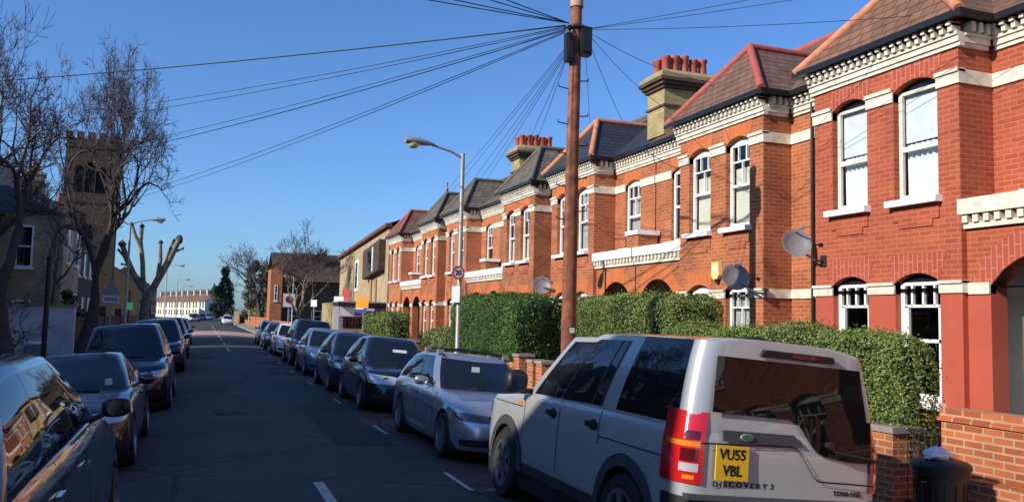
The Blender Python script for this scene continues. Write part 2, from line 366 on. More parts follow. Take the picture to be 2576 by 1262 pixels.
def text_mesh(body, size, name, mat, parent, matrix, depth=.002, xs=1.0, bold=0.0):
    c = bpy.data.curves.new(name, 'FONT'); c.body = body; c.size = size; c.extrude = depth; c.align_x = 'CENTER'; c.align_y = 'CENTER'; c.offset = bold
    c.resolution_u = 3
    t = bpy.data.objects.new(name, c); COL.objects.link(t)
    bpy.context.view_layer.update()
    me = bpy.data.meshes.new_from_object(t.evaluated_get(bpy.context.evaluated_depsgraph_get()))
    bpy.data.objects.remove(t); bpy.data.curves.remove(c)
    me.transform(Matrix.Diagonal((xs, 1, 1, 1))); me.transform(matrix)
    me.materials.clear(); me.materials.append(M[mat] if isinstance(mat, str) else mat)
    o = bpy.data.objects.new(name, me); COL.objects.link(o); o.parent = parent
    return o

# ------------------------------------------------------------------ ground, road, pavements
CROWN = 1.3
def road_z(x):
    d = abs(x - CROWN); d = min(d, 4.1)
    return .058 - .0152 * d * d
def struct(mb, name, mat, smooth=False, parent=None):
    o = mb.build(name, mat, parent, smooth)
    if parent is None: o['kind'] = 'structure'
    return o
g = MB(); g.grid([[(x, y, -.26) for x in (-1500, -60, 60, 1500)] for y in (-300, -60, 400, 1800)]); struct(g, 'ground', 'soil')
ys = [-60, 0, 10, 20, 40, 80, 120, 200, 420]
xs = [-2.8 + 8.2 * i / 24 for i in range(25)]
g = MB(); g.grid([[(x, y, road_z(x)) for x in xs] for y in ys]); ROAD = struct(g, 'road', 'asphalt', True)
g = MB()
for y0, y1 in ((75.5, 91),):
    g.grid([[(x, y, road_z(x) + .006) for x in xs] for y in (y0, y1)])
g.build('red_surfacing', 'tarmac_red', ROAD, True)
g = MB()
g.grid([[(x, y, z) for x, z in ((-40, .02), (-2.8, -.19))] for y in (92, 102)])
struct(g, 'side_road', 'asphalt')
for sx, kx, gx in ((1, 5.4, 7.35), (-1, -2.8, -4.6)):
    g = MB(); seg = [(-60, 92), (102, 420)] if sx < 0 else [(-60, 420)]
    for y0, y1 in seg:
        g.grid([[(kx + sx * .12, y, -.075), (gx, y, -.02)] for y in (y0, y1)])
    struct(g, 'pavement', 'pave')
    g = MB()
    for y0, y1 in seg:
        y = y0
        while y < min(y1, 120):
            a, b = sorted((kx, kx + sx * .12)); g.box(a, b, y + .004, y + .911, -.24, -.07); y += .915
        if y1 > 120: a, b = sorted((kx, kx + sx * .12)); g.box(a, b, 120, y1, -.24, -.07)
    struct(g, 'kerb', 'kerb')
    g = MB(); b2 = gx + sx * 30
    g.grid([[(gx, y, -.03), (gx + sx * 1.5, y, .0), (b2, y, .0)] for y in (-60, 92 if sx < 0 else 420)])
    if sx < 0: g.grid([[(gx, y, -.03), (gx + sx * 1.5, y, .0), (b2, y, .0)] for y in (102, 420)])
    struct(g, 'garden_ground', 'soil')
g = MB()
for y in (8.2, 44.6, 53, 61, 69, 78, 86, 94, 104, 114, 124, 136):
    ln = 1.9 if y < 40 else 4.2
    g.grid([[(x, yy, road_z(x) + .010) for x in (1.30, 1.42)] for yy in (y, y + ln)])
build_split(g, 'centre_line', 'paint_road', ROAD)
g = MB()
for y in (9.45, 14.25, 19.3, 24.4, 29.5, 34.6, 40):
    g.grid([[(x, yy, road_z(x) + .010) for x in (2.99, 3.055)] for yy in (y, y + 1.15)])
build_split(g, 'parking_bay_line', 'paint_road', ROAD)
for x, y, w_, l_ in ((.3, 17.2, .62, .62), (2.2, 28.5, .6, .6), (.0, 38, .62, .62)):
    g = MB(); g.grid([[(x + i * w_ / 4, y + j * l_, road_z(x + i * w_ / 4) + .008) for i in range(5)] for j in (0, 1)]); g.build('manhole_cover', 'tarmac_patch', ROAD)
for x, y, w_, l_ in ((2.0, 13, .9, 5.5), (-.6, 22, 1.3, 3.6)):
    g = MB(); g.grid([[(x + i * w_ / 6, y + j * l_, road_z(x + i * w_ / 6) + .005) for i in range(7)] for j in (0, 1)]); g.build('tarmac_patch', 'tarmac_patch', ROAD)
# ------------------------------------------------------------------ terrace houses on the sunny side
XA, XB = 10.0, 10.65
def arc_pts(a, b, zb, rise, n=8):
    w = (b - a) / 2; R = (w * w + rise * rise) / (2 * rise); c = zb + rise - R
    return [(a + (b - a) * i / n, c + sqrt(max(0, R * R - (a + (b - a) * i / n - (a + w)) ** 2))) for i in range(n + 1)]
def wall_panel(mb, P3, s0, s1, z0, z1, ops, depth, P3d):
    """P3(s,z) point on the outer face; P3d(s,z) point at the back of a reveal; ops = (a,b,za,zb,rise)"""
    ss = sorted(set([s0, s1] + [q for o in ops for q in o[:2]])); zs = sorted(set([z0, z1] + [q for o in ops for q in (o[2], o[3] + o[4])]))
    for i in range(len(ss) - 1):
        for j in range(len(zs) - 1):
            a, b, c, d = ss[i], ss[i + 1], zs[j], zs[j + 1]
            m, k = (a + b) / 2, (c + d) / 2
            if any(o[0] < m < o[1] and o[2] < k < o[3] + o[4] for o in ops): continue
            mb.face([P3(a, c), P3(b, c), P3(b, d), P3(a, d)])
    for a, b, za, zb, rise in ops:
        top = zb + rise
        A = arc_pts(a, b, zb, rise) if rise > .01 else [(a, zb), (b, zb)]
        for (p, q), (u, v) in zip(A[:-1], A[1:]):
            if rise > .01: mb.face([P3(p, q), P3(u, v), P3(u, top), P3(p, top)])
            mb.face([P3(p, q), P3(u, v), P3d(u, v), P3d(p, q)])
        mb.face([P3(a, za), P3(a, zb), P3d(a, zb), P3d(a, za)]); mb.face([P3(b, za), P3(b, zb), P3d(b, zb), P3d(b, za)])
        mb.face([P3(a, za), P3(b, za), P3d(b, za), P3d(a, za)])

def terrace_house(name, P, sg, o, label):
    Y = lambda s: P + sg * s
    org = (XA, P, 0)
    root = thing('terraced_house', label, 'house', org, 'terraced houses with paired bays')
    B = dict(origin=org)
    def part(mb, nm, mt, par=root, sm=False): return mb.build(nm, mt, par, sm, origin=org)
    def parts_(mb, nm, mt, par=root): return build_split(mb, nm, mt, par, False, origin=org)
    def bx(mb, x0, x1, s0, s1, z0, z1): mb.box(x0, x1, min(Y(s0), Y(s1)), max(Y(s0), Y(s1)), z0, z1)
    W1 = (1.17, 1.97); W2 = (2.53, 3.37)          # window openings across the bay
    RW = o.get('rw', (4.35, 5.2)); AR = (4.12, 5.72)
    z1b, z1t = 3.95, 5.66
    gz = .95
    lowbrick = o.get('low', o['brick'])
    # --- walls
    wu = MB(); wl = MB()
    for lo, hi, mbx in ((0, 2.6, wl), (2.6, 6.12, wu)):
        ops = []
        for a, b in (W1, W2):
            if lo == 0: ops.append((a, b, gz, 2.6, 0))
            else: ops += [(a, b, 2.6, 2.7, .13), (a, b, z1b, z1t, .13)]
        wall_panel(mbx, lambda s, z: (XA, Y(s), z), .73, 3.75, lo, hi, ops, .14, lambda s, z: (XA + .16, Y(s), z))
        for s in (.73, 3.75):
            xe = XB
            mbx.face([(XA, Y(s), lo), (xe, Y(s), lo), (xe, Y(s), hi), (XA, Y(s), hi)])
        mbx.face([(XB, Y(0), lo), (XB, Y(.73), lo), (XB, Y(.73), hi), (XB, Y(0), hi)])
    wall_panel(wu, lambda s, z: (XB, Y(s), z), 3.75, 6.0, 3.3, 6.12, [(RW[0], RW[1], z1b, z1t, .12)], .12, lambda s, z: (XB + .14, Y(s), z))
    # porch front with its round arch
    px = XA + .1
    for lo, hi, mbx in ((0, 2.6, wl), (2.6, 3.62, wu)):
        ops = [(AR[0], AR[1], 0, 2.55, 0)] if lo == 0 else [(AR[0], AR[1], 2.6, 2.61, .42)]
        if lo == 0: ops = [(AR[0], AR[1], 0, 2.6, 0)]
        wall_panel(mbx, lambda s, z: (px, Y(s), z), 3.75, 6.0, lo, hi, ops, .2, lambda s, z: (px + .3, Y(s), z))
    part(wu, 'wall', o['brick']); part(wl, 'ground_floor_wall', lowbrick)
    po = MB()
    for a, b, x0, x1 in ((3.76, 4.12, px + .3, 11.5), (5.72, 6.0, px + .3, 11.5)):
        pass
    po.face([(11.3, Y(3.75), 0), (11.3, Y(6.0), 0), (11.3, Y(6.0), 3.4), (11.3, Y(3.75), 3.4)])
    for s in (4.02, 5.82): po.face([(px + .3, Y(s), 0), (11.3, Y(s), 0), (11.3, Y(s), 3.4), (px + .3, Y(s), 3.4)])
    po.face([(px + .3, Y(3.75), 3.3), (11.3, Y(3.75), 3.3), (11.3, Y(6), 3.3), (px + .3, Y(6), 3.3)])
    part(po, 'porch', 'porch')
    # front door with fanlight inside the porch
    d = MB(); bx(d, 11.2, 11.28, 4.45, 5.35, .12, 2.1); dr = part(d, 'front_door', o.get('door', 'door_dark'))
    d = MB()
    for a, b, c, e in ((4.37, 4.45, .1, 2.75), (5.35, 5.43, .1, 2.75), (4.37, 5.43, 2.1, 2.18), (4.37, 5.43, 2.67, 2.75)): bx(d, 11.19, 11.29, a, b, c, e)
    part(d, 'door_frame', 'white', dr)
    d = MB(); bx(d, 11.16, 11.2, 4.55, 4.6, 1.0, 1.12); part(d, 'handle', 'chrome', dr)
    # --- stone bands and cornice
    st = MB(); t = .03
    def segs(cuts, a, b):
        e = [a] + [q for c in cuts for q in c] + [b]
        return list(zip(e[0::2], e[1::2]))
    for a, b in segs((W1, W2), .70, 3.78):
        bx(st, XA - t, XA + .1, a, b, 2.52, 2.69); bx(st, XA - t, XA + .1, a, b, 5.52, 5.72)
        bx(st, XA - t - .03, XA + .1, a - .0, b + .0, 2.655, 2.70); bx(st, XA - t - .03, XA + .1, a, b, 5.685, 5.74)
    for s, q in ((.73, -1), (3.75, 1)):
        for za, zb in ((2.52, 2.69), (5.52, 5.72)): bx(st, XA + .1, XB, s - .001, s + q * t, za, zb)
    bx(st, XB - t, XB + .1, 0.002, .70, 2.52, 2.69); bx(st, XB - t, XB + .1, .002, .70, 5.52, 5.72)
    for a, b in segs((RW,), 3.78, 5.998): bx(st, XB - t, XB + .1, a, b, 5.52, 5.72)
    for a, b in segs((AR,), 3.78, 5.998): bx(st, px - t, px + .1, a, b, 2.50, 2.66)
    parts_(st, 'stone_band', 'trim')
    co = MB()
    def cornice(x, a, b, face='x'):
        for za, zb, p in ((6.05, 6.11, .04), (6.112, 6.2, .07), (6.202, 6.25, .10)):
            if face == 'x': bx(co, x - p, x + .05, a, b, za, zb)
        n = max(1, int(abs(b - a) / .145))
        for i in range(n):
            c = a + (b - a) * (i + .5) / n; bx(co, x - .15, x + .02, c - .034, c + .034, 6.254, 6.38)
            bx(co, x - .19, x + .02, c - .034, c + .034, 6.34, 6.395)
    cornice(XA, .66, 3.82); cornice(XB, .002, .64); cornice(XB, 3.84, 5.998)
    for s, q in ((.73, -1), (3.75, 1)):
        for za, zb, p in ((6.05, 6.11, .04), (6.112, 6.2, .07), (6.202, 6.25, .10)): bx(co, XA + .052, XB - .1, s, s + q * p, za, zb)
        for i in range(4):
            x = XA + .1 + i * .145; bx(co, x, x + .08, s, s + q * .15, 6.254, 6.395)
    parts_(co, 'cornice', 'trim')
    fr = MB()
    bx(fr, XA - .02, XB, .72, 3.76, 6.121, 6.44); bx(fr, XB - .01, XB + .1, 0.001, 5.999, 6.121, 6.44)
    part(fr, 'frieze', o['brick'])
    # rubbed brick heads over the windows
    lb = MB()
    def head(x, a, b, z, rise, top, ext=.12):
        A = arc_pts(a, b, z, rise); n = len(A) - 1
        for i in range(n):
            (p, q), (u, v) = A[i], A[i + 1]
            p2 = a - ext + (b - a + 2 * ext) * i / n; u2 = a - ext + (b - a + 2 * ext) * (i + 1) / n
            lb.face([(x - .006, Y(p), q), (x - .006, Y(u), v), (x - .006, Y(u2), top), (x - .006, Y(p2), top)])
    for a, b in (W1, W2): head(XA, a, b, z1t, .13, 6.05, .1); head(XA, a, b, 2.7, .13, 3.12)
    head(XB, RW[0], RW[1], z1t, .12, 6.05, .06)
    A = arc_pts(AR[0], AR[1], 2.61, .42, 14); A2 = arc_pts(AR[0] - .3, AR[1] + .24, 2.67, .70, 14)
    for i in range(14): lb.face([(px - .006, Y(A[i][0]), A[i][1]), (px - .006, Y(A[i + 1][0]), A[i + 1][1]), (px - .006, Y(A2[i + 1][0]), A2[i + 1][1]), (px - .006, Y(A2[i][0]), A2[i][1])])
    parts_(lb, 'brick_arch', o['rub'])
    # aprons below the upper sills
    ap = MB()
    for a, b in (W1, W2):
        bx(ap, XA - .025, XA + .05, a - .02, b + .02, 3.62, 3.86); bx(ap, XA - .025, XA + .05, a + .1, b - .1, 3.52, 3.619)
    parts_(ap, 'sill_apron', o['brick'])
    # --- porch parapet
    pp = MB(); bx(pp, px - .12, XB, 3.70, 5.999, 3.62, 3.84); part(pp, 'balcony_parapet', o.get('parapet', 'white'))
    pd = MB(); bx(pd, px - .06, px + .02, 3.72, 5.999, 3.42, 3.50)
    for i in range(13):
        c = 3.76 + i * .172; bx(pd, px - .1, px + .02, c, c + .085, 3.502, 3.60)
    part(pd, 'porch_cornice', 'trim')
    if sg > 0:
        bp = MB(); bx(bp, px - .08, px + .46, 5.72, 6.28, 3.842, 4.16); pier = part(bp, 'balcony_pier', o['brick'])
        bp = MB(); bx(bp, px - .13, px + .50, 5.67, 6.33, 4.162, 4.27); part(bp, 'pier_cap', 'white', pier)
    # --- windows
    def window(x, a, b, z0, z1, rise, style, sill=True):
        f = MB(); ft = .07; xi = x + .05
        def fb(s0, s1, u0, u1, p=0.0): bx(f, x + p, xi + p, s0, s1, u0, u1)
        fb(a, a + ft, z0, z1); fb(b - ft, b, z0, z1); fb(a + ft, b - ft, z0, z0 + .09); fb(a + ft, b - ft, z1 - .05, z1)
        mid = (z0 + z1) / 2
        if style == 'sash':
            fb(a + ft, b - ft, mid - .03, mid + .03, -.01)
            zt = z1 - .36; fb(a + ft, b - ft, zt - .016, zt + .016, .004)
            for i in (1, 2): c = a + (b - a) * i / 3; fb(c - .013, c + .013, zt, z1 - .05, .004)
            c = (a + b) / 2; fb(c - .011, c + .011, mid + .03, zt - .016, .004)
        elif style == 'plain': fb(a + ft, b - ft, mid - .09, mid - .01, -.01)
        elif style == 'toplight':
            zt = z1 - .36; fb(a + ft, b - ft, zt - .02, zt + .02)
            for i in (1, 2, 3): c = a + (b - a) * i / 4; fb(c - .016, c + .016, zt, z1 - .05)
            fb(a + ft, b - ft, 1.80, 1.85); fb(a + ft, a + ft + .07, z0 + .09, zt); fb(b - ft - .07, b - ft, z0 + .09, zt)
        w = part(f, 'window', 'white' if style != 'plain' else 'offwhite')
        gm = MB(); gm.face([(x + .036, Y(a), z0), (x + .036, Y(b), z0), (x + .036, Y(b), z1), (x + .036, Y(a), z1)]); part(gm, 'pane', 'glass', w)
        if rise > .01:
            h = MB(); A = arc_pts(a, b, z1 - .005, rise)
            h.face([(x + .012, Y(p), q) for p, q in A]); part(h, 'window_head', o.get('head', 'white'), w)
        if sill:
            sm = MB(); bx(sm, x - .25, x + .05, a - .07, b + .07, z0 - .1, z0 - .002); part(sm, 'sill', 'white', w)
        return w
    def backing(x, a, b, z0, z1, mt, w, nm):
        m2 = MB(); m2.face([(x, Y(a), z0), (x, Y(b), z0), (x, Y(b), z1), (x, Y(a), z1)]); part(m2, nm, mt, w)
    def folds(x, a, b, z0, z1, mt, w, nm, amp=.025, n=7):
        m2 = MB(); N = 40
        m2.grid([[(x + amp * sin(2 * pi * n * i / N + (.6 if z == z0 else 0)), Y(a + (b - a) * i / N), z) for i in range(N + 1)] for z in (z0, z1)]); part(m2, nm, mt, w, True)
    up, gf = o.get('up', 'sash'), o.get('gf', 'sash')
    for k, (a, b) in enumerate((W1, W2)):
        w = window(XA + .11, a, b, z1b, z1t, .13, up)
        u = o.get('upfill', ('blind', .66))
        if u[0] == 'curtain':
            folds(XA + .23, a + .05, b - .05, z1b + .05, z1b + .9, 'curtain', w, 'net_curtain')
            backing(XA + .20, a + .05, b - .05, z1b + .92, z1t, 'curtain', w, 'roller_blind')
        else:
            backing(XA + .22, a + .05, b - .05, z1t - (z1t - z1b) * u[1] if u[0] != 'blind' else z1b + .05, z1t if u[0] != 'blind' else z1b + (z1t - z1b) * u[1], u[0], w, 'blind_or_dark_room')
        w = window(XA + .11, a, b, gz, 2.7, .13, gf)
        if o.get('gffill'): backing(XA + .22, a + .05, b - .05, gz, 2.68, o['gffill'], w, 'blind_or_dark_room')
    w = window(XB + .07, RW[0], RW[1], z1b, z1t, .12, up)
    if o.get('rwfill'): backing(XB + .2, RW[0], RW[1], z1b, z1b + 1.4, o['rwfill'], w, 'blind_or_dark_room')  # the room fill is no blind: a dark sheet painting the unlit room's shade
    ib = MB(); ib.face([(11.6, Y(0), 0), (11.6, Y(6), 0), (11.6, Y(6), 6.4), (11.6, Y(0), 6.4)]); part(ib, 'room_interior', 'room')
    # --- gutters and downpipe
    gu = MB()
    def gut(x, a, b): bx(gu, x, x + .11, a, b, 6.41, 6.50)
    gut(XA - .27, .44, 4.04); gut(XB - .27, .002, .55); gut(XB - .27, 3.93, 5.998)
    bx(gu, XA - .16, XA + .06, .5, 3.98, 6.442, 6.47)
    for s, q in ((.55, -1), (3.93, 1)): bx(gu, XA - .16, XB - .275, s, s + q * .1, 6.41, 6.50)
    for s0, s1 in ((.56, .73), (3.75, 3.92)): bx(gu, XA - .15, XB, s0, s1, 6.443, 6.472)
    part(gu, 'gutter', 'black')
    dp = MB(); dp.tube([(XB - .05, Y(.06), 6.38), (XB - .05, Y(.06), .1)], .036, 8); part(dp, 'downpipe', o.get('pipe', 'black'))
    # --- roofs
    e = XB - .25; rx, rz = 14.0, 9.0; ez = 6.5; bxx = 17.6
    slope = (rz - ez) / (rx - e)
    rf = MB()
    rf.face([(e, Y(0), ez), (e, Y(6), ez), (rx, Y(6), rz), (rx, Y(0), rz)]); rf.face([(rx, Y(0), rz), (rx, Y(6), rz), (bxx, Y(6), ez), (bxx, Y(0), ez)])
    roof = part(rf, 'roof', o['roof'])
    if o.get('skylight'):
        sk = MB(); zz = lambda x: ez + (x - e) * slope
        def slab(mb, xa, xb, sa, sb, h0, h1):
            mb.prism([(xa, Y(sa), zz(xa) + h0), (xb, Y(sa), zz(xb) + h0), (xb, Y(sb), zz(xb) + h0), (xa, Y(sb), zz(xa) + h0)], (0, 0, h1 - h0))
        slab(sk, 11.75, 12.55, .95, 1.6, .005, .07); sw = part(sk, 'skylight', 'trimblk', roof)
        sk = MB(); slab(sk, 11.82, 12.48, 1.02, 1.53, .072, .085); part(sk, 'pane', 'chrome', sw)
    br = MB(); s0, s1, sm_, ax, az, x0, z0 = .47, 4.01, 2.24, 10.78, 7.93, XA - .25, 6.475
    apex = (ax, Y(sm_), az); xr = e + (az - ez) / slope; back = (xr, Y(sm_), az)
    br.face([(x0, Y(s0), z0), (x0, Y(s1), z0), apex])
    for s in (s0, s1): br.face([(x0, Y(s), z0), apex, back, (e + .0, Y(s), ez - .004)])
    part(br, 'bay_roof', o.get('broof', o['roof']))
    rt = MB()
    for s in (s0, s1):
        rt.tube([(x0 + .02, Y(s + (.02 if s == s0 else -.02)), z0 + .02), (ax, Y(sm_), az + .01)], .085, 8)
    rt.tube([(ax - .04, Y(sm_), az + .02), (xr + .1, Y(sm_), az + .02)], .085, 8); rt.tube([(rx, Y(0.001), rz), (rx, Y(5.999), rz)], .1, 8)
    part(rt, 'ridge_tiles', o.get('ridge', 'ridge_red'), roof, 60)
    # back and party walls close the shell
    bk = MB()
    bk.face([(bxx - .3, Y(0), 0), (bxx - .3, Y(6), 0), (bxx - .3, Y(6), ez + .1), (bxx - .3, Y(0), ez + .1)])
    for s in (.004, 5.996):
        bk.face([(XB + .02, Y(s), 0), (bxx - .3, Y(s), 0), (bxx - .3, Y(s), ez + .1), (rx, Y(s), rz - .03), (XB + .02, Y(s), ez)])
    part(bk, 'party_wall', 'brick_tan')
    if o.get('chimney'):
        ch = MB(); c0, c1 = o.get('cs', (5.55, 6.4))
        yy0, yy1 = sorted((Y(c0), Y(c1)))
        ch.box(10.62, 11.95, yy0, yy1, 6.7, 7.98)
        ck = part(ch, 'chimney', 'brick_yellow')
        cb = MB(); cb.box(10.58, 11.99, yy0 - .04, yy1 + .04, 7.42, 7.47); cb.box(10.56, 12.01, yy0 - .06, yy1 + .06, 7.88, 7.96); cb.box(10.50, 12.07, yy0 - .12, yy1 + .12, 7.962, 8.05); cb.box(10.44, 12.13, yy0 - .18, yy1 + .18, 8.052, 8.14)
        part(cb, 'corbel_band', 'brick_dark', ck)
        cc = MB(); cc.box(10.46, 12.11, yy0 - .16, yy1 + .16, 8.142, 8.24)
        cc.prism([(10.46, yy0 - .16, 8.24), (12.11, yy0 - .16, 8.24), (12.0, yy0 - .02, 8.36), (10.6, yy0 - .02, 8.36)], (0, yy1 - yy0 + .18, 0)); part(cc, 'chimney_cap', 'brick_yellow', ck)
        for i in range(5):
            for yq in (yy0 + .22, yy1 - .22):
                h = .46 + .06 * ((i * 7 + (1 if yq > P else 0) * 3) % 3) / 2
                pm = MB(); pm.lathe([(.115, 0), (.11, .06), (.10, h - .1), (.12, h - .08), (.125, h), (.09, h), (.085, .02)], (10.78 + i * .27, yq, 8.30), n=12, cap=False)
                part(pm, 'chimney_pot', 'pot', ck, 50)
    if o.get('finial'):
        fm = MB(); fm.lathe([(.06, 0), (.05, .12), (.09, .16), (.03, .22), (.03, .4), (.06, .45), (.0, .52)], (ax, Y(sm_), az + .04), n=8, cap=False); part(fm, 'roof_finial', 'ridge_red', roof, 60)
    return root

RED = dict(brick='brick_red', low='red_paint', rub='brick_rub_red', roof='tile_brown', ridge='ridge_orange', up='plain', upfill=('curtain', 1), gf='toplight', head='black', parapet='trim', door='door_grey')
ORG = dict(brick='brick_orange', rub='brick_rub'); ORB = dict(ORG, brick='brick_orange_brown'); ORP = dict(ORG, brick='brick_orange_pale')
houses = [
    (-11.3, 1, dict(ORG, roof='tile_brown2'), 'orange brick terraced house far behind the camera on the right'),
    (.69, -1, dict(ORG, roof='tile_grey'), 'orange brick terraced house behind the camera on the right'),
    (6.69, -1, dict(ORG, roof='tile_brown2'), 'orange brick terraced house outside the picture, right of the red painted house'),
    (12.69, -1, RED, 'red painted terraced house with brown tiled roof and net curtains, nearest on the right'),
    (12.69, 1, dict(ORG, roof='tile_brown2', ridge='ridge_red', upfill=('blind', .72), gffill='slatblind', chimney=True, rwfill='room', skylight=True), 'orange brick terraced house with brown roof and red hip tiles, next to the red house'),
    (24.65, -1, dict(ORG, roof='slate', ridge='ridge_orange', upfill=('slatblind', 1.0), rwfill='slatblind', gffill='blind'), 'terraced house with dark slate roof and bright orange ridge tiles behind the telegraph pole'),
    (24.65, 1, dict(ORB, roof='tile_grey', ridge='ridge_dark', upfill=('blind', .5), chimney=True, cs=(3.9, 4.75)), 'orange brick terraced house with grey brown tiled bay roof below the second chimney stack'),
    (36.65, -1, dict(ORP, roof='tile_grey', ridge='ridge_dark', upfill=('blind', .8), gffill='blind'), 'orange brick terraced house with mossy grey roof right beside the round speed sign'),
    (36.65, 1, dict(ORG, roof='slate', broof='tile_grey', ridge='ridge_dark', upfill=('blind', .9), finial=True), 'orange brick terraced house with small red finial on its grey bay roof'),
    (48.65, -1, dict(ORP, roof='tile_brown2', ridge='ridge_red', upfill=('blind', .7), gffill='blind'), 'orange brick terraced house at the far end of the terrace, next to the tan gable'),
]
for P, sg, o, lab in houses: terrace_house('terraced_house', P, sg, o, lab)

# satellite dishes, alarm box
def dish(loc, look, label, mat='dish', wall=(0.25, 0, -.25), r=.36):
    t = thing('satellite_dish', label, 'satellite dish', loc)
    q = Vector(look).normalized().to_track_quat('Z', 'Y').to_matrix().to_4x4()
    d = MB(); d.lathe([(0.001, -.055), (r * .4, -.045), (r * .75, -.015), (r, .03), (r + .012, .03), (r * .75, -.03), (0.001, -.075)], n=28, cap=False)
    b = d.build('reflector', mat, t, 60); b.matrix_local = q
    a = MB(); a.tube([q @ Vector((0, r * .9, .0)), q @ Vector((0, r * .55, .36))], .012, 6); a.build('feed_arm', 'steel', t)
    l = MB(); l.tube([q @ Vector((0, r * .58, .33)), q @ Vector((0, r * .45, .42))], .035, 8); l.build('receiver_head', 'dish', t)
    k = MB(); k.tube([q @ Vector((0, 0, -.07)), q @ Vector((0, 0, -.14)), (wall[0] * .6, wall[1], wall[2]), wall], .02, 6); k.box(wall[0], wall[0] + .03, wall[1] - .07, wall[1] + .07, wall[2] - .1, wall[2] + .1); k.build('wall_bracket', 'iron', t)
    return t
dish((9.62, 12.0, 3.42), (-.30, -.9, .32), 'grey satellite dish on the corner of the red painted house', 'dish', (.36, -.25, -.3), .25)
dish((9.6, 13.75, 2.90), (-.30, -.9, .32), 'dark satellite dish on the orange bay with a pole shadow across it', 'dish', (.38, -.35, -.3), .26)
dish((9.75, 24.0, 3.05), (-.30, -.9, .32), 'dark satellite dish just left of the telegraph pole above the hedge', 'dish', (.25, -.5, -.15), .27)
t = thing('alarm_box', 'yellow burglar alarm box on the orange bay beside the dark dish', 'alarm box', (9.99, 14.9, 3.1))
a = MB(); a.prism([(0, -.12, .17), (0, .12, .17), (0, .14, -.1), (0, .07, -.18), (0, -.07, -.18), (0, -.14, -.1)], (-.09, 0, 0)); a.build('case', 'alarm', t)
a = MB(); a.lathe([(.075, 0), (.07, -.008)], (-.091, 0, .02), 'x', 14); a.build('badge', 'white', t)
a = MB(); a.box(-.05, 0, -.05, .05, -.26, -.19); a.build('strobe_light', 'trimblk', t)
